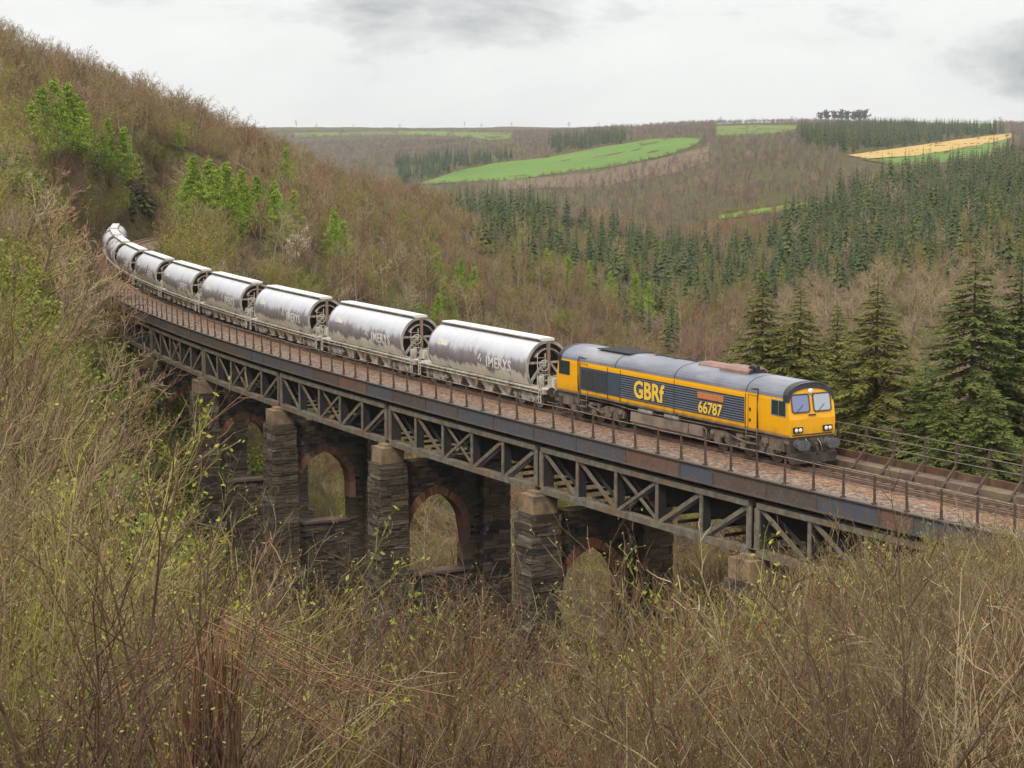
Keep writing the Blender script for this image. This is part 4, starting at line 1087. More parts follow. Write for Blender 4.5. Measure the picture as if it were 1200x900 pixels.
    # lettering bent round the barrel
    for sg in (-1, 1):
        me = text_mesh('IMERYS', 0.86, 0.005, 0.018, space=1.12, cuts=True)
        co = np.zeros(len(me.vertices) * 3); me.vertices.foreach_get('co', co); co = co.reshape(-1, 3)
        hgt = co[:, 1]; xx = co[:, 0] + 1.3
        an = math.radians(-13) + hgt / BR
        rr_ = BR + 0.010 + co[:, 2]
        X_ = xx if sg < 0 else -xx; Y_ = sg * rr_ * YS * np.cos(an); Z_ = BZ + rr_ * np.sin(an)
        me.vertices.foreach_set('co', np.stack([X_, Y_, Z_], 1).ravel()); me.materials.clear(); me.materials.append(M_WLET); me.update()
        o = bpy.data.objects.new('lettering', me); COL.objects.link(o); o.parent = W
        mb = MB()
        def cyl_pt(x, a): return (x if sg < 0 else -x, sg * (BR + 0.012) * YS * math.cos(a), BZ + (BR + 0.012) * math.sin(a))
        a0 = math.radians(-13)
        for q in ([(0.30, 0.34), (0.46, 0.34), (0.66, 0.66), (0.50, 0.66)], [(0.58, 0.22), (0.70, 0.22), (0.76, 0.46), (0.66, 0.42)]):
            pts = [cyl_pt(px_, a0 + hh / BR) for px_, hh in q]; mb.poly(pts if sg < 0 else pts[::-1])
        mb.build('emblem', M_WLET, W)
        mb = MB(); rows = [[cyl_pt(x_, math.radians(a_)) for x_ in (-5.0, -3.7)] for a_ in (15, 20, 25, 29)]
        mb.grid(np.array(rows)); mb.build('placard', M_PLAC, W)
    return W
wag = make_wagon(); index_children(wag)
ORD = ['first', 'second', 'third', 'fourth', 'fifth', 'sixth', 'seventh', 'eighth', 'ninth', 'tenth']
for k in range(10):
    W = wag if k == 0 else copy_tree(wag)
    sc_ = 30.07 + 16.0975 * k
    a, b = P3(sc_ + 5.55, 0, 0), P3(sc_ - 5.55, 0, 0); d = b - a
    W.location = (a + b) / 2; W.rotation_euler = (0, 0, math.atan2(d[1], d[0]))
    lab = {0: 'dusty silver barrel hopper wagon with white lettering, coupled right behind the yellow locomotive',
           9: 'last visible silver hopper wagon, farthest from the locomotive, turning away round the bend'}.get(k, 'dusty silver barrel hopper wagon, %s in line behind the yellow locomotive' % ORD[k])
    tag(W, lab, 'hopper wagon', 'hopper wagons of the train')

# ------------------------------------------------------------------ plants: prototypes
BARK = [(0.135, 0.085, 0.05), (0.23, 0.165, 0.095), (0.19, 0.105, 0.06), (0.27, 0.215, 0.135), (0.16, 0.125, 0.06), (0.30, 0.25, 0.18), (0.20, 0.155, 0.075)]
M_TWIG = mat_plant('twig_bark', BARK)
M_TW_RED = mat_plant('red_brown_twig', [(0.21, 0.12, 0.06), (0.17, 0.10, 0.055), (0.25, 0.16, 0.085), (0.13, 0.078, 0.045)])
M_TW_MAUVE = mat_plant('mauve_brown_twig', [(0.215, 0.160, 0.090), (0.175, 0.130, 0.078), (0.25, 0.19, 0.11)])
M_TW_TAN = mat_plant('tan_twig', [(0.30, 0.215, 0.115), (0.22, 0.155, 0.085), (0.42, 0.33, 0.20)])
M_TW_OLV = mat_plant('olive_twig_bright', [(0.25, 0.225, 0.065), (0.32, 0.28, 0.09), (0.19, 0.18, 0.05)])
M_TW_DARK = mat_plant('dark_twig', [(0.11, 0.07, 0.045), (0.15, 0.085, 0.05), (0.085, 0.06, 0.045)])
M_TWIGO = mat_plant('olive_twig', [(0.21, 0.17, 0.07), (0.28, 0.22, 0.10), (0.17, 0.14, 0.055), (0.25, 0.21, 0.075)])
M_WOODB = mat_plant('bare_wood_crown', [(0.22, 0.14, 0.07), (0.31, 0.215, 0.105), (0.16, 0.098, 0.055), (0.35, 0.265, 0.145), (0.25, 0.215, 0.07), (0.26, 0.145, 0.08)])
M_WOODT = mat_plant('tan_wood_crown', [(0.34, 0.26, 0.165), (0.38, 0.29, 0.19), (0.30, 0.215, 0.14), (0.36, 0.29, 0.15)])
M_WOODR = mat_plant('reddish_crown', [(0.27, 0.15, 0.10), (0.30, 0.185, 0.125), (0.24, 0.15, 0.095)])
M_WOODF = mat_plant('far_wood_crown', [(0.20, 0.145, 0.115), (0.24, 0.18, 0.14), (0.17, 0.125, 0.105), (0.22, 0.165, 0.12)])
M_TRUNK = mat_plant('trunk_bark', [(0.10, 0.078, 0.058), (0.15, 0.12, 0.09), (0.085, 0.068, 0.05)])
M_TRUNKP = mat_plant('pale_trunk_bark', [(0.26, 0.21, 0.155), (0.16, 0.125, 0.09), (0.34, 0.28, 0.21), (0.12, 0.095, 0.07)])
M_BUD = mat_plant('spring_bud', [(0.22, 0.25, 0.035), (0.32, 0.33, 0.06), (0.17, 0.22, 0.03), (0.30, 0.28, 0.08)])
M_LARCH = mat_plant('fresh_larch_needles', [(0.25, 0.36, 0.035), (0.31, 0.41, 0.05), (0.20, 0.31, 0.035), (0.33, 0.40, 0.07)], nscale=0.6)
M_CON = mat_plant('conifer_needles', [(0.060, 0.090, 0.032), (0.090, 0.115, 0.036), (0.050, 0.080, 0.040), (0.12, 0.135, 0.038), (0.070, 0.100, 0.040), (0.105, 0.125, 0.04), (0.06, 0.09, 0.04), (0.18, 0.17, 0.05)], nscale=0.3)
M_CONN = mat_plant('near_conifer_needles', [(0.12, 0.14, 0.030), (0.15, 0.155, 0.034), (0.095, 0.125, 0.034), (0.14, 0.16, 0.032)], nscale=0.5)
M_LEAF = mat_plant('undergrowth_leaf', [(0.16, 0.20, 0.025), (0.23, 0.255, 0.038), (0.08, 0.125, 0.025), (0.27, 0.27, 0.05)], nscale=0.8)
M_IVY = mat_plant('ivy_leaf', [(0.03, 0.07, 0.02), (0.05, 0.10, 0.022), (0.04, 0.08, 0.03)], nscale=0.8)
M_STRAW = mat_plant('dead_stalk', [(0.36, 0.27, 0.15), (0.44, 0.35, 0.21), (0.29, 0.20, 0.11), (0.33, 0.24, 0.115)])
M_BLOSSOM = mat_plant('pale_blossom', [(0.62, 0.54, 0.46), (0.70, 0.62, 0.56)])
M_PALEW = mat_plant('bleached_wood', [(0.50, 0.43, 0.32), (0.42, 0.35, 0.24)])

def unit(v): return v / (np.linalg.norm(v) + 1e-12)
def rot_from(d, ang, azi):
    a = unit(np.cross(d, (0, 0, 1.0) if abs(d[2]) < 0.95 else (1.0, 0, 0))); b = np.cross(d, a)
    return unit(d * math.cos(ang) + (a * math.cos(azi) + b * math.sin(azi)) * math.sin(ang))
def branch(mb, g, p, d, L, r, lv, cfg, tips):
    ns = cfg['seg'][lv]; pts = [p]; q = p; dd = d
    for i in range(ns):
        dd = unit(dd + g.normal(0, cfg['wob'][lv], 3) + np.array([0, 0, cfg['up'][lv]]))
        q = q + dd * L / ns; pts.append(q)
    pts = np.array(pts)
    last = lv == len(cfg['seg']) - 1
    rad = r * np.linspace(1, cfg['tap'][lv], ns + 1)
    if lv >= cfg.get('ribbon', 9):
        w_ = unit(np.cross(dd, g.normal(0, 1, 3)))[None] * rad[:, None]
        mb.grid(np.stack([pts - w_, pts + w_], 1), cfg['mi'][lv])
    else: mb.tube(pts, rad, cfg['k'][lv], cfg['mi'][lv], caps=False)
    if last:
        tips.append(pts); return
    n = cfg['n'][lv]; n = max(1, int(g.integers(int(n * 0.75), int(n * 1.25) + 1))); az0 = g.uniform(0, 6.28)
    for c in range(n):
        t = cfg['t0'][lv] + (1 - cfg['t0'][lv]) * (c + g.uniform(0.1, 0.9)) / n
        f = t * ns; i = min(int(f), ns - 1); u = f - i
        pp = pts[i] * (1 - u) + pts[i + 1] * u; dl = unit(pts[i + 1] - pts[i])
        cd = rot_from(dl, cfg['ang'][lv] * g.uniform(0.7, 1.3), az0 + c * 2.4)
        branch(mb, g, pp, cd, L * cfg['rat'][lv] * (1.15 - 0.6 * t) * g.uniform(0.7, 1.25), max(r * cfg['rr'][lv] * (1.1 - 0.6 * t), cfg['rmin']), lv + 1, cfg, tips)
def buds(mb, g, tips, mi, per, size):
    for pts in tips:
        for _ in range(per):
            p = pts[g.integers(1, len(pts))] + g.normal(0, size * 0.8, 3)
            a = unit(g.normal(0, 1, 3)); b = unit(np.cross(a, g.normal(0, 1, 3))); s_ = size * g.uniform(0.6, 1.4)
            mb.add([p - a * s_, p + b * s_ * 0.5, p + a * s_, p - b * s_ * 0.5], [[0, 1, 2, 3]], mi)
def bare_tree(seed, H=9.0, fine=True, spread=0.75, rmin=0.012, trunk=0.35, bud=0, nbr=8):
    g = np.random.default_rng(seed); mb = MB(); tips = []
    cfg = dict(seg=[5, 4, 3, 2] if fine else [4, 3, 2], wob=[0.10, 0.16, 0.2, 0.22] if fine else [0.12, 0.2, 0.2], up=[0.05, 0.10, 0.06, 0.04] if fine else [0.05, 0.1, 0.05],
               tap=[0.3, 0.35, 0.4, 0.5] if fine else [0.25, 0.3, 0.5], k=[6, 4, 3, 3] if fine else [4, 3, 3], mi=[0, 1, 1, 1] if fine else [0, 1, 1],
               n=[nbr, 7, 6] if fine else [nbr, 9], t0=[trunk, 0.25, 0.15] if fine else [trunk, 0.15], ang=[spread, 0.65, 0.6] if fine else [spread, 0.7],
               rat=[0.55, 0.5, 0.5] if fine else [0.55, 0.5], rr=[0.5, 0.5, 0.6] if fine else [0.45, 0.5], rmin=rmin, ribbon=3 if fine else 2)
    branch(mb, g, np.zeros(3), np.array([0, 0, 1.0]), H * 0.82, H * 0.018, 0, cfg, tips)
    if bud: buds(mb, g, tips, 2, bud, 0.045)
    return mb
def thicket(seed, H=3.0, n=11, rmin=0.004, bud=1, lean=0.28, mi=0, bsz=0.028, spread_r=0.35):
    g = np.random.default_rng(seed); mb = MB(); tips = []
    cfg = dict(seg=[6, 4, 2], wob=[0.09, 0.14, 0.18], up=[0.05, 0.08, 0.05], tap=[0.25, 0.35, 0.5], k=[4, 3, 3], mi=[mi] * 3,
               n=[9, 6], t0=[0.2, 0.15], ang=[0.55, 0.55], rat=[0.36, 0.42], rr=[0.5, 0.6], rmin=rmin, ribbon=2)
    for _ in range(n):
        a, rr0 = g.uniform(0, 6.28), g.uniform(0, spread_r); b = np.array([rr0 * math.cos(a), rr0 * math.sin(a), -0.15])
        d = unit(np.array([g.normal(0, lean), g.normal(0, lean), 1.0])); h = H * g.uniform(0.55, 1.1)
        branch(mb, g, b, d, h, 0.0045 * h + 0.003, 0, cfg, tips)
    if bud: buds(mb, g, tips, 1, bud, bsz)
    return mb
def conifer(seed, H=14.0, fine=False, slope=0.22, rmax=3.2, clear=0.08, sparse=0.0):
    g = np.random.default_rng(seed); mb = MB()
    mb.tube([(0, 0, -0.5), (0, 0, H * 0.5), (0, 0, H)], [H * 0.012 + 0.05, H * 0.008 + 0.03, 0.02], 6 if fine else 4, 0, caps=False)
    z = H - 0.12; dz = 0.42 if fine else H / 17
    while z > H * clear:
        dn = H - z; R_ = min(dn * slope + 0.15, rmax) * (0.72 + 0.28 * min(1, z / (H * 0.3)))
        nb = int(g.integers(7, 10)) if fine else 7
        a0 = g.uniform(0, 6.28)
        for b in range(nb):
            if g.random() < sparse * (0.3 + 0.7 * dn / H): continue
            az_ = a0 + b * 6.283 / nb + g.normal(0, 0.2); L = R_ * g.uniform(0.6, 1.18)
            droop = -0.16 - 0.30 * min(1, dn / (H * .5)) + g.normal(0, 0.07)
            o = np.array([math.cos(az_), math.sin(az_), 0]); sd_ = np.array([-math.sin(az_), math.cos(az_), 0])
            zz = z + g.normal(0, dz * 0.25)
            if not fine:
                w_ = L * g.uniform(0.24, 0.36); e = np.array([0, 0, droop * L])
                p0 = np.array([0, 0, zz + 0.1]); pm = o * L * 0.6 + np.array([0, 0, zz]) + e * 0.55; pt = o * L + np.array([0, 0, zz]) + e
                hang = np.array([0, 0, -L * 0.16])
                mb.add([p0, pm + sd_ * w_ + hang, pt, pm - sd_ * w_ + hang, pm + np.array([0, 0, 0.05 * L])], [[0, 1, 4, 4][:3], [1, 2, 4], [2, 3, 4], [3, 0, 4]], 1)
                if g.random() < 0.6:
                    t2 = pm + sd_ * g.normal(0, w_) + o * L * 0.25 + hang * 1.6
                    mb.add([pm + sd_ * w_ * .4, t2, pm - sd_ * w_ * .4], [[0, 1, 2]], 1)
            else:
                n = max(5, int(L / 0.10)); t = np.linspace(0, 1, n + 1)
                prof_ = droop * t * L + 0.16 * L * np.clip(t - 0.55, 0, 1) ** 1.0
                sp_ = o[None] * (t * L)[:, None] + np.array([0, 0, 1.0])[None] * (zz + prof_)[:, None] + sd_[None] * (np.sin(t * 2 + b) * 0.05 * L)[:, None]
                mb.tube(sp_, 0.012 + 0.02 * L / 3 * (1 - t), 3, 0, caps=False)
                V = []; 
                for i in range(1, n + 1):
                    for sg in (-1, 1):
                        if g.random() < 0.12: continue
                        l = (0.28 + 0.42 * math.sin(math.pi * min(1, 0.15 + 0.85 * (1 - t[i])))) * min(1.0, 0.45 + L / 3.5) * g.uniform(0.65, 1.3)
                        dv = unit(sd_ * sg * g.uniform(0.6, 1.0) + o * g.uniform(0.4, 0.9) + np.array([0, 0, g.normal(-0.28, 0.18)]))
                        w2 = unit(np.cross(dv, np.array([0, 0, 1.0]) + g.normal(0, 0.5, 3))) * l * 0.115
                        p = sp_[i]; V += [p, p + dv * l * 0.55 + w2, p + dv * l, p + dv * l * 0.55 - w2]
                if V:
                    k = len(V) // 4; mb.add(np.array(V), np.arange(4 * k).reshape(k, 4), 1)
        z -= dz * g.uniform(0.8, 1.2)
    return mb
def larch(seed, H=10.0, n=1900, width=0.21, size=0.13):
    g = np.random.default_rng(seed); mb = MB()
    mb.tube([(0, 0, -0.4), (0.05, 0, H * 0.5), (0, 0, H)], [H * 0.013, H * 0.009, 0.015], 5, 0, caps=False)
    nb = 110
    for i in range(nb):
        z = H * (0.10 + 0.88 * (i + g.uniform(0, 1)) / nb); R_ = (H - z) * width * g.uniform(0.55, 1.15) + 0.18
        a = g.uniform(0, 6.28); o = np.array([math.cos(a), math.sin(a), g.uniform(0.0, 0.35)])
        tip = np.array([0, 0, z]) + o * R_
        mb.tube([(0, 0, z), tip], [0.02, 0.005], 3, 0, caps=False)
        k = int(n / nb); t = g.uniform(0.15, 1.05, k)
        c = np.array([0, 0, z])[None] + o[None] * (R_ * t)[:, None] + g.normal(0, 1, (k, 3)) * (0.07 + 0.11 * R_ * (1 - t * 0.6))[:, None]
        A_ = g.normal(0, 1, (k, 3)); A_ /= np.linalg.norm(A_, axis=1, keepdims=True)
        B_ = np.cross(A_, g.normal(0, 1, (k, 3))); B_ /= np.linalg.norm(B_, axis=1, keepdims=True)
        s_ = (size * g.uniform(0.5, 1.4, k))[:, None]
        V = np.stack([c - A_ * s_, c + B_ * s_ * 0.45, c + A_ * s_, c - B_ * s_ * 0.45], 1).reshape(-1, 3)
        mb.add(V, np.arange(4 * k).reshape(k, 4), 1)
    return mb
def leafy(seed, R_=1.0, n=700, size=0.10, flat=0.75, stalks=12):
    g = np.random.default_rng(seed); mb = MB()
    for _ in range(stalks):
        d = unit(np.array([g.normal(0, 0.6), g.normal(0, 0.6), 0.8])); mb.tube([(0, 0, -0.1), d * R_ * 0.6, d * R_ * 1.15 + np.array([0, 0, -0.1])], [0.012, 0.008, 0.003], 3, 0, caps=False)
    cl = g.normal(0, 0.45, (14, 3)) * R_; cl[:, 2] = abs(cl[:, 2]) * flat + 0.2 * R_
    c = cl[g.integers(0, 14, n)] + g.normal(0, 0.20 * R_, (n, 3)); c[:, 2] = abs(c[:, 2])
    A_ = g.normal(0, 1, (n, 3)); A_ /= np.linalg.norm(A_, axis=1, keepdims=True)
    B_ = np.cross(A_, g.normal(0, 1, (n, 3))); B_ /= np.linalg.norm(B_, axis=1, keepdims=True)
    s_ = (size * g.uniform(0.5, 1.4, n))[:, None]
    mb.add(np.stack([c - A_ * s_, c + B_ * s_ * 0.55, c + A_ * s_, c - B_ * s_ * 0.55], 1).reshape(-1, 3), np.arange(4 * n).reshape(n, 4), 1)
    return mb
def stalks(seed, n=70, H=0.9, spread=0.5, w_=0.006):
    g = np.random.default_rng(seed); mb = MB()
    for _ in range(n):
        a, q = g.uniform(0, 6.28), g.uniform(0, spread); b = np.array([q * math.cos(a), q * math.sin(a), -0.05])
        d = np.array([g.normal(0, 0.45), g.normal(0, 0.45), 1.0]); h = H * g.uniform(0.4, 1.2); t = np.linspace(0, 1, 5)
        pts = b[None] + d[None] * (t * h)[:, None]; pts[:, 2] -= g.uniform(0, 0.55) * h * t ** 2; pts[:, :2] += (g.normal(0, 0.25, 2)[None] * (t ** 2)[:, None] * h)
        s_ = unit(np.cross(d, g.normal(0, 1, 3))) * w_
        mb.grid(np.stack([pts - s_[None] * (1 - t * .7)[:, None], pts + s_[None] * (1 - t * .7)[:, None]], 1), 0)
    return mb

PC = {}
def protos(key, items, mats):
    c = bpy.data.collections.new('prototypes_' + key); obs = []
    for i, mb in enumerate(items):
        me = mb.mesh('%s_%02d' % (key, i), mats[i] if isinstance(mats[0], (list, tuple)) else mats)
        o = bpy.data.objects.new('%s_%02d' % (key, i), me); c.objects.link(o); obs.append(o)
    PC[key] = (c, obs)
def scatter(name, key, pts, scl, idx, seed, tilt=0.08):
    """one 'stuff' object that instances the prototypes of a kind on points"""
    pts = np.asarray(pts, float); n = len(pts); g = np.random.default_rng(seed)
    me = bpy.data.meshes.new(name); me.vertices.add(n); me.vertices.foreach_set('co', pts.ravel())
    def attr(nm, ty, dat, prop):
        a = me.attributes.new(nm, ty, 'POINT'); a.data.foreach_set(prop, dat)
    attr('scl', 'FLOAT_VECTOR', np.repeat(np.asarray(scl, float)[:, None], 3, 1).ravel() if np.ndim(scl) == 1 else np.asarray(scl, float).ravel(), 'vector')
    attr('rot', 'FLOAT_VECTOR', np.stack([g.normal(0, tilt, n), g.normal(0, tilt, n), g.uniform(0, 6.28, n)], 1).ravel(), 'vector')
    attr('idx', 'INT', np.asarray(idx, np.int32), 'value')
    o = bpy.data.objects.new(name, me); COL.objects.link(o)
    ng = bpy.data.node_groups.new(name, 'GeometryNodeTree')
    ng.interface.new_socket('Geometry', in_out='INPUT', socket_type='NodeSocketGeometry'); ng.interface.new_socket('Geometry', in_out='OUTPUT', socket_type='NodeSocketGeometry')
    N = ng.nodes; gi, go = N.new('NodeGroupInput'), N.new('NodeGroupOutput')
    ci = N.new('GeometryNodeCollectionInfo'); ci.inputs['Collection'].default_value = PC[key][0]; ci.inputs['Separate Children'].default_value = True; ci.inputs['Reset Children'].default_value = True
    ip = N.new('GeometryNodeInstanceOnPoints'); ip.inputs['Pick Instance'].default_value = True
    def na_(nm, ty):
        x = N.new('GeometryNodeInputNamedAttribute'); x.data_type = ty; x.inputs['Name'].default_value = nm; return x.outputs['Attribute']
    L_ = ng.links.new
    L_(gi.outputs[0], ip.inputs['Points']); L_(ci.outputs[0], ip.inputs['Instance']); L_(na_('idx', 'INT'), ip.inputs['Instance Index'])
    L_(na_('rot', 'FLOAT_VECTOR'), ip.inputs['Rotation']); L_(na_('scl', 'FLOAT_VECTOR'), ip.inputs['Scale']); L_(ip.outputs[0], go.inputs[0])
    md = o.modifiers.new('scatter', 'NODES'); md.node_group = ng
    return tag(o, kind='stuff')
HALVES = {}
def split_tree(key, i):
    if (key, i) not in HALVES:
        src = PC[key][1][i].data; co = np.zeros(len(src.vertices) * 3); src.vertices.foreach_get('co', co); co = co.reshape(-1, 3)
        li = np.zeros(len(src.loops), np.int32); src.loops.foreach_get('vertex_index', li)
        st = np.zeros(len(src.polygons), np.int32); src.polygons.foreach_get('loop_start', st); tt = np.zeros(len(st), np.int32); src.polygons.foreach_get('loop_total', tt)
        mi = np.zeros(len(st), np.int32); src.polygons.foreach_get('material_index', mi); out = []
        for m_ in (0, 1):
            mb = MB(); mb.v = [co]; mb.n = len(co); mb.t = [np.full(len(co), .5)]
            for q in (3, 4):
                k = (mi == m_) & (tt == q)
                if k.any():
                    mb.f.append(li[st[k][:, None] + np.arange(q)[None]]); mb.mi.append(np.zeros(k.sum(), int))
            used = np.unique(np.concatenate([f.ravel() for f in mb.f])); rm = np.full(len(co), -1); rm[used] = np.arange(len(used))
            mb.v = [co[used]]; mb.t = [np.full(len(used), .5)]; mb.n = len(used); mb.f = [rm[f] for f in mb.f]
            out.append(mb.mesh(('trunk', 'crown')[m_], src.materials[m_]))
        HALVES[key, i] = out
    return HALVES[key, i]
def tree_of_parts(name, key, i, loc, s, rz, label, cat, group=None, sz=None):
    e = empty(name, loc, rz); e.scale = (s, s, sz or s)
    for nm, me in zip(('trunk', 'crown'), split_tree(key, i)):
        o = bpy.data.objects.new(nm, me); COL.objects.link(o); o.parent = e
    return tag(e, label, cat, group)
def plant(name, key, i, loc, s, rz, label, cat, group=None, sz=None):
    o = bpy.data.objects.new(name, PC[key][1][i].data); COL.objects.link(o)
    o.location = loc; o.scale = (s, s, sz or s); o.rotation_euler = (0, 0, rz)
    return tag(o, label, cat, group)

protos('thicket', [thicket(11, bud=1, bsz=0.012), thicket(12, n=14, bud=1, bsz=0.012), thicket(13, n=10, lean=0.4, bud=0), thicket(14, n=12, bud=1, bsz=0.02), thicket(15, n=10, lean=0.45, bud=2, bsz=0.02), thicket(16, n=16, lean=0.2, bud=1, bsz=0.013), thicket(17, n=12, lean=0.5, bud=0), thicket(18, n=12, bud=0, lean=0.3)],
       [[M_TW_RED, M_BUD], [M_TW_MAUVE, M_BUD], [M_TW_TAN, M_BUD], [M_TW_OLV, M_BUD], [M_TW_OLV, M_BUD], [M_TW_MAUVE, M_BUD], [M_TW_TAN, M_BUD], [M_TW_DARK, M_BUD]])
def thicket_kind(x, y, px):
    a = vnoise(x / 4.5 + 3, y / 6.5) + vnoise(x / 13.0, y / 17.0 + 9) + rng.normal(0, 0.18, len(x)) + np.interp(px, [0, 250, 500, 700, 950, 1200], [0.24, 0.14, -0.24, -0.18, 0.05, 0.14])
    b = rng.random(len(x))
    return np.where(b < 0.17, 7, np.where(a < -0.28, np.where(b < 0.55, 0, 1), np.where(a < -0.02, np.where(b < 0.5, 5, 1), np.where(a < 0.22, np.where(b < 0.5, 2, 6), np.where(b < 0.6, 3, 4)))))
protos('tangle', [thicket(221 + q, H=3.4, n=9, rmin=0.007, lean=0.75, bud=(2 if q % 2 else 0), bsz=0.035, spread_r=0.8) for q in range(4)], [[M_TW_TAN, M_BUD], [M_TW_OLV, M_BUD], [M_TW_DARK, M_BUD], [M_TW_RED, M_BUD]])
protos('scrub', [thicket(21, H=4, n=10, rmin=0.014, lean=0.35, bud=1, bsz=0.07, spread_r=0.7), thicket(22, H=4, n=12, rmin=0.014, lean=0.45, bud=0, spread_r=0.7), thicket(23, H=4, n=11, rmin=0.014, lean=0.3, bud=3, bsz=0.07, spread_r=0.8), thicket(24, H=4, n=12, rmin=0.016, lean=0.4, bud=0, spread_r=0.8)],
       [[M_WOODB, M_BUD], [M_WOODT, M_BUD], [M_TWIGO, M_BUD], [M_WOODR, M_BUD]])
protos('bare_tree', [bare_tree(31, rmin=0.022, nbr=11), bare_tree(32, rmin=0.022, spread=0.95, nbr=11), bare_tree(33, rmin=0.022, spread=0.65, trunk=0.25, nbr=11), bare_tree(34, rmin=0.022, trunk=0.2, spread=0.9, nbr=11)],
       [[M_TRUNKP, M_WOODB], [M_TRUNKP, M_WOODT], [M_TRUNKP, M_WOODB], [M_TRUNKP, M_WOODR]])
protos('far_tree', [bare_tree(41, fine=False, rmin=0.045, nbr=14, trunk=0.25, spread=0.8), bare_tree(42, fine=False, rmin=0.045, nbr=14, trunk=0.2, spread=0.95), bare_tree(43, fine=False, rmin=0.05, nbr=16, trunk=0.3, spread=0.9)],
       [[M_TRUNK, M_WOODF], [M_TRUNK, M_WOODF], [M_TRUNK, M_WOODT]])
protos('conifer', [conifer(51), conifer(52, slope=0.18), conifer(53, slope=0.25), conifer(54, slope=0.2), conifer(55, slope=0.3, sparse=0.35, clear=0.15), conifer(56, slope=0.17, sparse=0.2, clear=0.2)], [M_TRUNK, M_CON])
protos('near_conifer', [conifer(61, 30, True, 0.42, 5.8, 0.38), conifer(62, 30, True, 0.40, 5.6, 0.38, 0.05), conifer(63, 30, True, 0.40, 5.4, 0.38, 0.25), conifer(64, 30, True, 0.50, 7.2, 0.36, 0.30)], [M_TRUNK, M_CONN])
protos('larch', [larch(71, width=0.25, n=9000, size=0.085), larch(72, width=0.21, n=8000, size=0.08), larch(73, width=0.29, n=9500, size=0.088)], [M_TRUNK, M_LARCH])
protos('bush', [leafy(81, n=1100, size=0.065), leafy(82, flat=0.5, n=1100, size=0.06), leafy(83, n=900, size=0.075), leafy(84, n=800, size=0.06)], [[M_TWIG, M_LEAF]] * 2 + [[M_TWIG, M_IVY]] + [[M_TWIG, M_LEAF]])
protos('stalks', [stalks(91), stalks(92, H=1.2), stalks(93, n=60, H=0.8)], [M_STRAW])

# ------------------------------------------------------------------ plants: placement
rng = np.random.default_rng(77)
def track_sd(x, y):
    dd = (x[:, None] - TXs[None]) ** 2 + (y[:, None] - TYs[None]) ** 2; k = dd.argmin(1); t = trk(TS[k])[2]
    lat = -(x - TXs[k]) * np.cos(t) - (y - TYs[k]) * np.sin(t)
    return TS[k], lat
BX = [-150, 40, 85, 108, 122, 150, 185, 215, 232, 262, 300, 420, 520, 600, 700, 780, 880, 960, 1050, 1130, 1200, 1350]
BY = [60, 140, 235, 330, 360, 402, 475, 565, 602, 622, 645, 684, 694, 702, 700, 694, 690, 688, 678, 662, 650, 640]
TRK_D = lambda px: np.interp(px, [100, 150, 197, 279, 404, 575, 707, 855, 1041, 1279], [215, 172, 155, 137, 119, 102, 92, 83, 74.5, 66])
def sample(n, dmin, dmax, pmin, pmax):
    d = np.sqrt(rng.uniform(dmin ** 2, dmax ** 2, n)); px = rng.uniform(pmin, pmax, n)
    x = (px - 600) / FPX * d; z = terrain(x, d); px2, py = proj(x, d, z)
    return x, d, z, px2, py
def front_limit(x, y, z, px, h, jit=45, over=0.06):
    """keep plants on the camera's side of the line below the sight line the clearing leaves open"""
    lim = np.interp(px, BX, BY) + rng.uniform(0, 1, len(x)) ** 1.5 * jit - np.where(rng.random(len(x)) < over, rng.uniform(0, 28, len(x)), 0)
    hm = np.array([z_at(a, b) for a, b in zip(y, lim)]) - z
    infront = y < TRK_D(px) + 1.0
    return np.where(infront, np.minimum(h, hm), h)
def clear_of_line(x, y, z, h):
    s, lat = track_sd(x, y)
    on = (s > -24) & (s < 105)
    near = (lat > -6) & (lat < 7.5)
    ok = np.where(on, ~near | (z + h < -4.2), ~((lat > -6.5) & (lat < 6.5) & (s > 100) | (lat > -6) & (lat < 9) & (s <= -24) & (z + h > 0.5)))
    # stay off the stonework itself
    for ps in pier_s: ok &= ~((abs(s - ps) < 1.6) & (lat > -3.6) & (lat < 5.8))
    return ok

def fill(name, key, n, dmin, dmax, pmin, pmax, hmin, hmax, base, idxs, seed, jit=45, over=0.06, keep=None, hfloor=0.35, flat=None):
    x, y, z, px, py = sample(n, dmin, dmax, pmin, pmax)
    h = rng.uniform(hmin, hmax, n)
    h = front_limit(x, y, z, px, h, jit, over)
    ok = (h > hfloor * hmin) & clear_of_line(x, y, z, h)
    if keep is not None: ok &= keep(x, y, px, py)
    idx = thicket_kind(x, y, px) if key == 'thicket' else rng.choice(idxs, n)
    scatter(name, key, np.stack([x, y, z], 1)[ok], h[ok] / base * (1.22 if key in ('thicket', 'tangle') else 1.0), idx[ok], seed)
    return int(ok.sum())
# foreground thicket
fill('foreground_thicket', 'thicket', 620, 11, 30, -120, 1320, 0.9, 2.3, 3.0, [0, 1, 2, 3, 4, 5, 5], 1, 120, 0.10)
fill('foreground_thicket', 'thicket', 1900, 28, 72, -120, 1320, 1.6, 4.2, 3.0, [0, 1, 2, 3, 4, 5], 2, 60)
fill('foreground_tangle', 'tangle', 900, 20, 75, -120, 1320, 1.4, 3.6, 3.4, [0, 1, 2, 3], 41, 50, 0.1)
fill('slope_tangle', 'tangle', 1700, 70, 190, -120, 700, 1.5, 4.2, 3.4, [0, 0, 1, 1, 2, 3], 42, 40)
fill('slope_thicket', 'thicket', 1900, 70, 185, -120, 1250, 1.5, 4.5, 3.0, [0, 1, 2, 3, 4], 3, 50)
fill('left_bank_scrub', 'scrub', 1500, 175, 300, -120, 260, 2.2, 5.0, 4.0, [0, 0, 1, 2, 3], 9, 30)
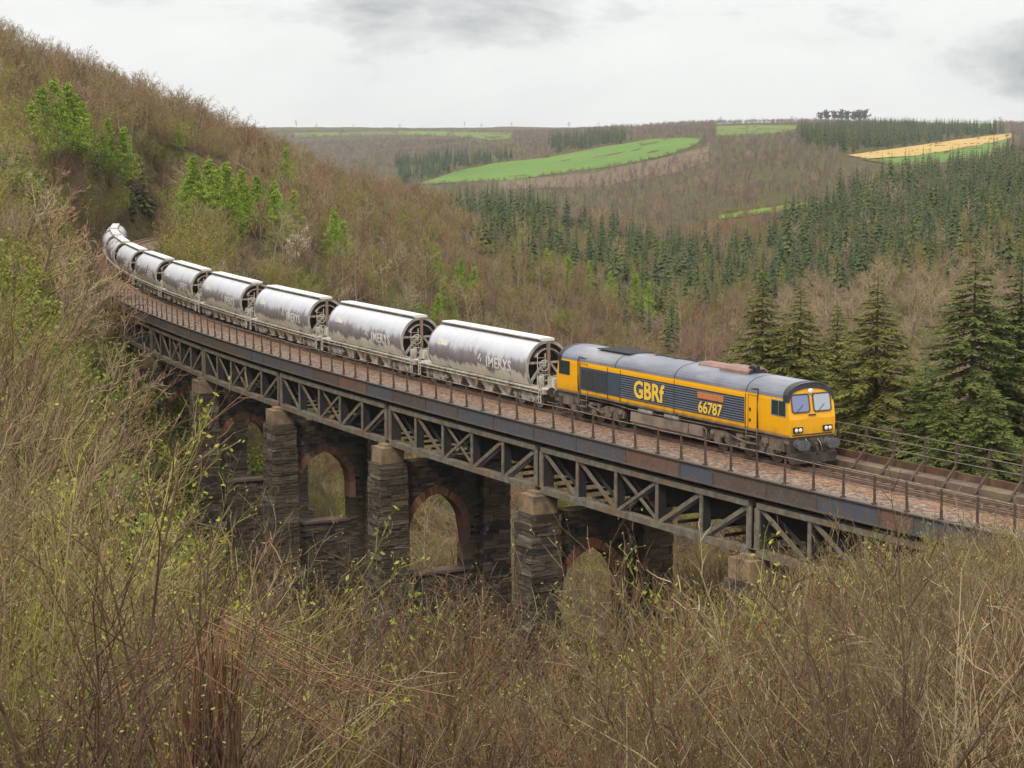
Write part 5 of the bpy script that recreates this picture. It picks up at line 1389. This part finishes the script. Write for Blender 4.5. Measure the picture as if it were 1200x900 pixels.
fill('left_bank_scrub', 'scrub', 3200, 215, 460, -60, 430, 2.2, 4.8, 4.0, [0, 0, 1, 2, 3, 3], 10, 30, keep=lambda x, y, px, py: py < 285)
fill('dead_stalks', 'stalks', 1500, 12, 60, -120, 1320, 0.8, 1.5, 1.0, [0, 1, 2], 4, 60)
fill('dead_stalks', 'stalks', 2600, 60, 260, -120, 700, 1.0, 2.2, 1.0, [0, 1, 2], 5, 60)
protos('bracken', [stalks(94, n=60, H=0.7, spread=0.6, w_=0.012), stalks(95, n=50, H=0.9, spread=0.7, w_=0.014)], [mat_plant('dead_bracken', [(0.34, 0.18, 0.09), (0.42, 0.25, 0.13), (0.28, 0.15, 0.075)])])
fill('bracken', 'bracken', 1800, 82, 125, 740, 1060, 0.7, 1.2, 0.8, [0, 1], 8, 40)
lefty = lambda x, y, px, py: (px < 330 - 0.4 * np.maximum(0, py - 560)) & (vnoise(x / 5.0, y / 7.0) > -0.12)
fill('green_undergrowth', 'bush', 2600, 32, 190, -120, 440, 1.1, 3.0, 1.1, [0, 1, 1, 2, 3, 3], 6, 30, keep=lefty)
fill('green_undergrowth', 'bush', 500, 75, 300, 180, 1250, 0.6, 1.8, 1.1, [0, 1, 2, 3], 7, 30, keep=lambda x, y, px, py: vnoise(x / 9.0, y / 9.0) > 0.1)

# --- woodland on the hillsides
def inpoly(px, py, poly):
    px, py = np.asarray(px), np.asarray(py); r = np.zeros(px.shape, bool); n = len(poly)
    for i in range(n):
        x0, y0 = poly[i]; x1, y1 = poly[(i + 1) % n]
        c = ((y0 > py) != (y1 > py)) & (px < (x1 - x0) * (py - y0) / (y1 - y0 + 1e-9) + x0); r ^= c
    return r
CONZ = [[(505, 232), (560, 245), (640, 262), (700, 282), (760, 292), (880, 300), (925, 268), (975, 240), (1010, 222), (1100, 214), (1205, 196), (1360, 190), (1360, 322), (1200, 325), (1100, 330), (1000, 345), (940, 352), (895, 368), (840, 372), (770, 372), (735, 382), (700, 350), (640, 335), (590, 322), (560, 295), (525, 262)],
        [(735, 330), (800, 330), (795, 415), (730, 415)]]
CONF = [[(462, 192), (560, 186), (600, 184), (596, 196), (540, 206), (505, 214), (470, 216)], [(930, 158), (1000, 152), (1090, 153), (1185, 156), (1185, 162), (1110, 168), (1060, 176), (1000, 183), (950, 178)],
        [(880, 205), (930, 200), (930, 212), (880, 214)], [(640, 168), (720, 160), (745, 166), (650, 180)]]
TANZ = [(905, 350), (960, 332), (1040, 345), (1150, 330), (1250, 325), (1250, 470), (880, 470), (860, 420)]
REDZ = [(735, 372), (800, 372), (880, 395), (880, 445), (740, 445)]
OPEN = [list(zip([p[0] for p in f[2]], [p[1] - 1.0 for p in f[2]])) + list(zip([p[0] for p in f[3]][::-1], [p[1] + 6.0 for p in f[3]][::-1])) for f in FIELDS[:-1]]
def in_any(px, py, polys):
    r = np.zeros(np.shape(px), bool)
    for p in polys: r |= inpoly(px, py, p)
    return r
BRK = FIELDS[-1]
# candidates over the whole visible land, thinned with distance
def candidates(n, dmin, dmax, pmin=-140, pmax=1340):
    x, y, z, px, py = sample(n, dmin, dmax, pmin, pmax)
    h = np.zeros(n); ok = clear_of_line(x, y, z, h + 4.0)
    s, lat = track_sd(x, y); behind = (lat < -4) | (s > 110) & (lat < -3) | (y > 260)
    return [q[ok & behind] for q in (x, y, z, px, py)]
# 1. near and middle hillside, 95 - 640 m: scrub and trees
x, y, z, px, py = candidates(12500, 95, 640)
con = in_any(px, py, CONZ) & (y > 250); tan = inpoly(px, py, TANZ); red = inpoly(px, py, REDZ)
r_ = rng.random(len(x)); low = (px < 420) & (py > 235) & (y < 250)
tree = (~con) & (r_ < 0.36) & ~low
h = np.where(tree, rng.uniform(4.8, 9.0, len(x)), rng.uniform(1.8, 4.2, len(x)))
sc_i = np.where(tan, rng.choice([1, 1, 1, 0], len(x)), np.where(red, rng.choice([3, 3, 1], len(x)), rng.choice([0, 0, 0, 2, 3, 1], len(x))))
m = ~tree & ~(con & (rng.random(len(x)) < 0.35))
scatter('hillside_scrub', 'scrub', np.stack([x, y, z], 1)[m], (h / 4.0)[m], sc_i[m], 21)
HT = dict(x=x[tree], y=y[tree], z=z[tree], h=h[tree], px=px[tree], py=py[tree], tan=tan[tree], red=red[tree])
# 2. skyline oaks along the left ridge
for q in np.linspace(2, 345, 46):
    d = np.exp(np.linspace(math.log(250), math.log(520), 140)); xx = (q + rng.uniform(-5, 5) - 600) / FPX * d
    zz = terrain(xx, d); k = int(np.argmin(proj(xx, d, zz)[1])); 
    for kk_, v in zip(('x', 'y', 'z', 'h', 'px', 'py', 'tan', 'red'), (xx[k], d[k], zz[k], rng.uniform(6, 9.5), q, 0, False, False)): HT[kk_] = np.append(HT[kk_], v)
vis = np.argsort(-(HT['h'] / HT['y']) * (HT['py'] < 470))
n_one = 280
for rank, i in enumerate(vis[:n_one]):
    v = 1 if HT['tan'][i] else (3 if HT['red'][i] else int(rng.choice([0, 2, 0, 2, 1, 3])))
    o = plant('bare_tree', 'bare_tree', v, (HT['x'][i], HT['y'][i], HT['z'][i] - 0.1), HT['h'][i] / 9.0, rng.uniform(0, 6.28),
              'leafless brown broadleaf tree in the spring woodland on the valley side', 'tree', 'bare trees on the hillside')
i = vis[n_one:]
scatter('hillside_wood', 'bare_tree', np.stack([HT['x'], HT['y'], HT['z']], 1)[i], HT['h'][i] / 9.0, np.where(HT['tan'][i].astype(bool), 1, rng.choice([0, 2, 0, 3], len(i))), 22)
# 3. conifer plantations
x, y, z, px, py = candidates(30000, 250, 1150)
con = in_any(px, py, CONZ) & (vnoise(x / 60.0, y / 60.0) + 0.7 * vnoise(x / 23.0, y / 23.0) > np.where(px < 890, -0.38, -0.44))
x, y, z, px, py = [q[con] for q in (x, y, z, px, py)]
# spacing: drop trees that crowd each other
keep = []; cell = {}
for i in np.argsort(y):
    cs_ = 2.0 + y[i] / 380.0; k = (int(x[i] // cs_), int(y[i] // cs_))
    if k in cell: continue
    cell[k] = 1; keep.append(i)
keep = np.array(keep); x, y, z, px, py = [q[keep] for q in (x, y, z, px, py)]
h = rng.uniform(0.008, 0.0215, len(x)) * (150 + 0.75 * y) * np.where(rng.random(len(x)) < 0.1, 1.2, 1.0); ci = rng.choice([0, 1, 2, 3, 4, 5], len(x))
n_one = min(290, len(x)); mixd = rng.random(len(x)) < 0.10; o_ = np.argsort(-(h / y))
scatter('mixed_wood', 'far_tree', np.stack([x, y, z], 1)[mixd], h[mixd] / 12.0, rng.integers(0, 3, int(mixd.sum())), 27)
o_ = o_[~mixd[o_]]
for i in o_[:n_one]:
    plant('conifer', 'conifer', int(ci[i]), (x[i], y[i], z[i] - 0.2), h[i] / 14.0, rng.uniform(0, 6.28),
          'dark green conifer standing in the dense plantation across the valley', 'conifer', 'conifers of the valley plantation', sz=h[i] / 14.0 * rng.uniform(0.95, 1.15))
i = o_[n_one:]
scatter('conifer_plantation', 'conifer', np.stack([x, y, z], 1)[i], h[i] / 14.0, ci[i], 23, 0.03)
# 4. far woods
x, y, z, px, py = candidates(34000, 560, 3000)
free = ~in_any(px, py, OPEN) & ~(in_any(px, py, CONZ) & (y < 1150)); cf = in_any(px, py, CONF)
thin = (vnoise(x / 90.0, y / 90.0) > -0.36) & ~(in_any(px, py, [[(585, 213), (700, 203), (790, 183), (830, 172), (830, 190), (790, 204), (700, 220), (585, 222)]]) & (rng.random(len(x)) < 0.75))
m = free & ~cf & (thin | (y < 1200))
hh = rng.uniform(4.2, 7.6, len(x))
scatter('far_bare_wood', 'far_tree', np.stack([x, y, z], 1)[m], (hh / 9.0)[m], np.where(inpoly(px, py, TANZ), 2, rng.choice([0, 1, 0, 1, 2], len(x)))[m], 24)
x, y, z, px, py = sample(9000, 1150, 2900, 440, 1220)
m = in_any(px, py, CONF) & ~in_any(px, py, OPEN)
scatter('far_conifer_wood', 'conifer', np.stack([x, y, z], 1)[m], rng.uniform(0.8, 1.2, len(x))[m], rng.integers(0, 4, len(x))[m], 25, 0.02)

# --- single trees
def at_pixel(px, py, dmin): return pix2ground(px, py, dmin)
LARCH = [(52, 100, 190), (66, 92, 188), (82, 96, 195), (98, 118, 200), (128, 138, 215), (146, 148, 222), (212, 176, 240), (228, 182, 246), (246, 186, 250), (266, 190, 248), (284, 198, 252), (302, 205, 254), (322, 212, 258), (345, 222, 264),
         (392, 246, 286), (404, 258, 290), (336, 172, 205), (498, 278, 330), (511, 285, 338), (540, 302, 352), (556, 312, 360), (519, 330, 384), (528, 340, 390), (640, 290, 335), (665, 300, 345), (690, 305, 350), (715, 318, 362), (745, 320, 375), (760, 330, 380)]
LARCH += [(a + rng.uniform(-14, 14), b + rng.uniform(8, 26), c + rng.uniform(-6, 14)) for a, b, c in LARCH[:23] for _ in range(2)]
for k, (a, b, c) in enumerate(LARCH):
    X_, Y_, Z_ = at_pixel(a, c + (22 if 190 < a < 420 else 0), 190 if a < 600 else 300)
    h = max(3.0, (z_at(Y_, b) - Z_))
    grp = 'larches above the far wagons' if a < 420 else ('young larches above the middle wagons' if a < 600 else 'larches at the edge of the plantation')
    lab = {'larches above the far wagons': 'bright spring green larch on the wooded hillside above the far wagons', 'young larches above the middle wagons': 'small bright green larch among brown scrub above the middle wagons',
           'larches at the edge of the plantation': 'pale green larch along the near edge of the dark plantation'}[grp]
    tree_of_parts('larch', 'larch', k % 3, (X_, Y_, Z_), h / 10.0 * (1.45 if a < 420 else 1.25), k * 1.7, lab, 'larch', grp, sz=h / 10.0)
for k, (a, b, c) in enumerate([(20, 120, 160), (112, 150, 225), (140, 172, 240), (155, 195, 262), (168, 180, 250), (184, 168, 215), (176, 205, 262)]):
    X_, Y_, Z_ = at_pixel(a, c, 190); h = max(4, z_at(Y_, b) - Z_)
    plant('conifer', 'conifer', k % 4, (X_, Y_, Z_), h / 14.0, k, 'dark bluish conifer among the bright larches on the left hillside', 'conifer', 'dark conifers of the left hillside')
# near conifers behind the viaduct
NC = [(897, 316, 118, 0, 'broad dark green conifer behind the locomotive roof, leftmost of the tall row'), (942, 336, 116, 0, 'second tall conifer from the left, directly behind the locomotive cab'),
      (986, 358, 124, 1, 'narrower shaded conifer set back between two taller ones behind the cab'), (1033, 322, 112, 2, 'tall open conifer with separate spiky tiers, right of the cab'),
      (1148, 292, 104, 3, 'big ragged conifer with drooping olive boughs rising behind the parapet'), (1203, 300, 106, 3, 'large conifer cut by the right edge of the photo'),
      (1092, 420, 110, 0, 'low bushy conifer between the open spiky tree and the big ragged one'), (1120, 455, 99, 1, 'short dense conifer just behind the far parapet rails'), (1168, 440, 97, 0, 'short olive green conifer close behind the parapet at the right')]
for k, (a, b, d, v, lab) in enumerate(NC):
    X_ = (a - 600) / FPX * d * 0.992; Z_ = float(terrain(X_, d)[0]); h = z_at(d, b) - Z_
    wsc = h / 30.0 if k < 6 else h / 30.0 * 1.15
    tree_of_parts('near_conifer', 'near_conifer', v, (X_, d, Z_), max(wsc, 0.75) if k < 6 else wsc, k * 2.1, lab, 'conifer', None, sz=h / 30.0)
protos('clump_tree', [bare_tree(45, fine=False, rmin=0.34, nbr=22, trunk=0.3, spread=0.9), bare_tree(46, fine=False, rmin=0.34, nbr=22, trunk=0.35, spread=1.0)], [[M_TRUNK, M_TRUNK]] * 2)
# skyline clump and lone trees far off
for k, (a, hpx) in enumerate([(958, 8), (966, 9), (974, 10), (982, 10), (990, 10), (997, 9), (1009, 12), (1004, 10)]):
    dl = np.exp(np.linspace(math.log(1500), math.log(3600), 90)); xl = (a - 600) / FPX * dl; zl = terrain(xl, dl); i = int(np.argmin(proj(xl, dl, zl)[1])); X_, d, Z_ = xl[i], dl[i], zl[i]
    plant('far_tree', 'clump_tree', k % 2, (X_, d, Z_ - 1), (hpx + 6) * d / FPX / 9.0, k, 'dark tree of the small clump standing on the far skyline', 'tree', 'clump on the far skyline')
for k, (a, s_) in enumerate([(350, 0.9), (372, 0.6), (415, 0.5), (470, 0.55), (545, 0.7), (565, 0.5), (600, .6), (665, 0.8), (700, 0.6), (842, 0.9), (925, 0.7), (1168, 0.9)]):
    d = np.exp(np.linspace(math.log(1500), math.log(4200), 90)); xx = (a - 600) / FPX * d; zz = terrain(xx, d); i = int(np.argmin(proj(xx, d, zz)[1]))
    plant('far_tree', 'far_tree', k % 2, (xx[i], d[i], zz[i]), s_ * d[i] / 2500 * 1.3, k, 'tiny lone hedgerow tree on the far horizon', 'tree', 'lone trees on the far horizon')
# blossom tree, bleached tree
mbb = bare_tree(101, H=6.0, rmin=0.014, trunk=0.22, spread=0.9, nbr=9)
gg = np.random.default_rng(9); V = mbb.v; pts = np.concatenate([q for q in V[6:]]); pts = pts[gg.integers(0, len(pts), 1300)] + gg.normal(0, 0.10, (1300, 3))
A_ = gg.normal(0, 1, (1300, 3)); A_ /= np.linalg.norm(A_, axis=1, keepdims=True); B_ = np.cross(A_, gg.normal(0, 1, (1300, 3))); B_ /= np.linalg.norm(B_, axis=1, keepdims=True)
s_ = (0.06 * gg.uniform(0.5, 1.4, 1300))[:, None]
mf = MB(); mf.add(np.stack([pts - A_ * s_, pts + B_ * s_ * .7, pts + A_ * s_, pts - B_ * s_ * .7], 1).reshape(-1, 3), np.arange(5200).reshape(1300, 4))
def on_side(s, lat):
    p = P3(s, lat, 0); return (p[0], p[1], float(terrain(p[0], p[1])[0]))
X_, Y_, Z_ = at_pixel(348, 322, 175)
bt = mbb.build('blossom_tree', [M_TRUNK, M_WOODT]); bt.location = (X_, Y_, Z_); bt.scale = (1.0,) * 3
mf.build('blossom', M_BLOSSOM, bt); tag(bt, 'pale blossoming tree on the bank behind the fourth wagon', 'tree')
X_, Y_, Z_ = at_pixel(448, 352, 150)
bt = bare_tree(103, H=6.5, rmin=0.03, trunk=0.15, spread=1.2, nbr=6).build('bleached_tree', [M_PALEW, M_PALEW]); bt.location = (X_, Y_, Z_); tag(bt, 'bleached leafless tree with pale sprawling limbs above the second and third wagons', 'tree')
# left bank: tan trees in front of the far end of the train
for k, (a, b, d) in enumerate([(18, 205, 128), (52, 190, 140), (84, 205, 150), (40, 250, 120), (8, 290, 112), (98, 250, 160), (70, 270, 132), (112, 300, 158), (92, 330, 140), (25, 340, 100), (60, 330, 118), (118, 320, 170), (30, 160, 165), (70, 225, 160), (5, 240, 140), (45, 300, 125), (88, 290, 138), (108, 262, 175), (15, 385, 92), (60, 400, 98), (105, 390, 120), (140, 430, 118), (170, 470, 112)]):
    X_ = (a - 600) / FPX * d; Z_ = float(terrain(X_, d)[0]); h = np.clip(z_at(d, b) - Z_, 4, 13)
    tree_of_parts('bare_tree', 'bare_tree', (1, 3, 1, 0)[k % 4], (X_, d, Z_), h / 9.0, k * 1.3, 'tan leafless tree on the near left bank below the bend of the line', 'tree', 'tan trees of the left bank')
# saplings and shoots close to the camera
protos('sapling', [bare_tree(111, H=5, rmin=0.0035, trunk=0.2, spread=0.5, nbr=10), bare_tree(112, H=5, rmin=0.0035, trunk=0.15, spread=0.42, nbr=12), bare_tree(113, H=5, rmin=0.004, trunk=0.3, spread=0.6, nbr=9)], [M_TW_RED, M_TW_RED])
SAP = [(815, 640, 17), (545, 720, 18), (590, 760, 14), (700, 740, 20), (1165, 700, 15), (1040, 730, 19), (480, 770, 15), (875, 760, 16), (965, 740, 20), (640, 720, 22), (410, 800, 13), (1105, 760, 17), (760, 790, 13), (1190, 800, 12), (330, 760, 16)]
for k, (a, b, d) in enumerate(SAP):
    X_ = (a - 600) / FPX * d; Z_ = float(terrain(X_, d)[0]); h = max(1.0, z_at(d, b) - Z_)
    plant('sapling', 'sapling', k % 3, (X_, d, Z_ - 0.1), h / 6.2, k * 1.9, 'thin reddish brown sapling standing above the foreground thicket', 'sapling', 'saplings of the foreground thicket', sz=h / 5.4)
protos('shoot', [thicket(121, H=3.2, n=3, lean=0.03, rmin=0.003, bud=1, bsz=0.014, spread_r=0.15), thicket(122, H=3.2, n=2, lean=0.05, rmin=0.003, bud=0, spread_r=0.1), thicket(123, H=3.2, n=4, lean=0.07, rmin=0.003, bud=1, bsz=0.014, spread_r=0.25)], [M_TW_DARK, M_BUD])
for k, (a, b, d) in enumerate([(18, 575, 8.5), (100, 560, 9), (128, 520, 9), (155, 600, 10), (60, 640, 10), (225, 600, 11), (40, 700, 8), (200, 690, 9), (255, 720, 10), (300, 700, 12), (10, 760, 9), (170, 740, 8)]):
    X_ = (a - 600) / FPX * d; Z_ = float(terrain(X_, d)[0]); h = max(0.8, z_at(d, b) - Z_)
    plant('coppice_shoot', 'shoot', k % 3, (X_, d, Z_ - 0.1), h / 3.3, k * 2.3, 'tall straight dark shoot growing up in the lower left foreground', 'shoot', 'tall shoots of the lower left foreground', sz=h / 3.3)
# cut coppice stool with bent broken stems
g = np.random.default_rng(131); mb = MB()
for i in range(60):
    a, q = g.uniform(0, 6.28), g.uniform(0, 0.35); b = np.array([q * math.cos(a), q * math.sin(a), 0]); h = g.uniform(0.7, 1.5)
    d = unit(np.array([g.normal(0, 0.22), g.normal(0, 0.22), 1])); t = np.linspace(0, 1, 5)
    mb.tube(b[None] + d[None] * (t * h)[:, None] + g.normal(0, 0.012, (5, 3)), g.uniform(0.007, 0.016) * (1 - 0.5 * t), 4, 0, caps=False)
for i in range(26):
    a = g.uniform(-0.5, 0.45); h = g.uniform(1.0, 1.5); L_ = g.uniform(0.8, 2.0); sd_ = 1 if i % 4 else -1
    p0 = np.array([g.normal(0.1, 0.15), g.normal(0, 0.15), 0]); p1 = p0 + np.array([0.12 * sd_, 0, h]); p2 = p1 + np.array([sd_ * L_ * math.cos(a), L_ * math.sin(a), -h * g.uniform(0.4, 0.9)])
    pts = np.array([p0, (p0 + p1) / 2 + g.normal(0, 0.03, 3), p1, p1 * 0.6 + p2 * 0.4 + g.normal(0, 0.03, 3), p2]); mb.tube(pts, np.array([0.013, 0.011, 0.009, 0.007, 0.004]), 4, 0, caps=False)
    for j in range(4):
        u = g.uniform(0.1, 1); q = p1 * (1 - u) + p2 * u; mb.tube([q, q + g.normal(0, 0.18, 3) + np.array([0.1 * sd_, 0, 0.05])], [0.004, 0.002], 3, 0, caps=False)
M_COPP = mat_var('coppice_bark', (0.26, 0.13, 0.06), (0.13, 0.075, 0.042), 6, 0.8, c3=(0.34, 0.23, 0.12), sc3=3, coord='World')
d = 10.5; X_ = (225 - 600) / FPX * d; Z_ = z_at(d, 905)
o = mb.build('coppice_stool', M_COPP); o.location = (X_, d, Z_); o.scale = (0.62, 0.62, 0.62)
tag(o, 'cut back bush of upright orange brown stems with bent over canes', 'bush')
# small fence at the far left end of the deck
f = empty('timber_fence', tuple(P3(112, 6.5, -0.6))); fo = Vector(f.location)
mb = MB()
for q in (0, 1.6, 3.2): mb.bar((q, 0, 0), (q, 0, 1.5), 0.14)
mb.build('post', M_PALEW, f)
for z in (0.5, 0.9, 1.3):
    mb = MB(); mb.bar((-0.1, -0.1, z), (3.4, -0.1, z), 0.05, 0.14); mb.build('rail', M_PALEW, f)
f.rotation_euler = (0, 0, 0.2); tag(f, 'short weathered pale rail fence at the far end of the viaduct deck', 'fence')

# hedges and bushes along the field edges
HP = []
for f in FIELDS[:-1]:
    for edge in ((f[2],) if f is FIELDS[1] else (f[3],) if f is FIELDS[2] else (f[2], f[3])):
        for q in np.arange(edge[0][0], edge[-1][0], 2.2):
            if rng.random() < 0.35: continue
            b = np.interp(q, [p[0] for p in edge], [p[1] for p in edge]); HP.append(pix2ground(q, b + (0.5 if edge is f[3] else -0.3), f[5]))
HP = np.array(HP); scatter('hedgerow', 'scrub', HP, rng.uniform(0.35, 0.9, len(HP)) * np.clip(HP[:, 1] / 1500, 0.7, 1.6), rng.choice([0, 2, 3], len(HP)), 31)

# thin air between here and the far hills
mb = MB(); mb.box((0, 2420, 40), (15500, 5000, 260))
t = NT('valley_haze'); t.t.nodes.remove(t.b)
pv = t.n('ShaderNodeVolumePrincipled'); pv.inputs['Color'].default_value = (0.80, 0.87, 0.95, 1); pv.inputs['Density'].default_value = HAZE; pv.inputs['Anisotropy'].default_value = 0.0
t.l(pv.outputs[0], t.t.nodes['Material Output'].inputs['Volume'])
tag(mb.build('haze', t.m), kind='stuff')
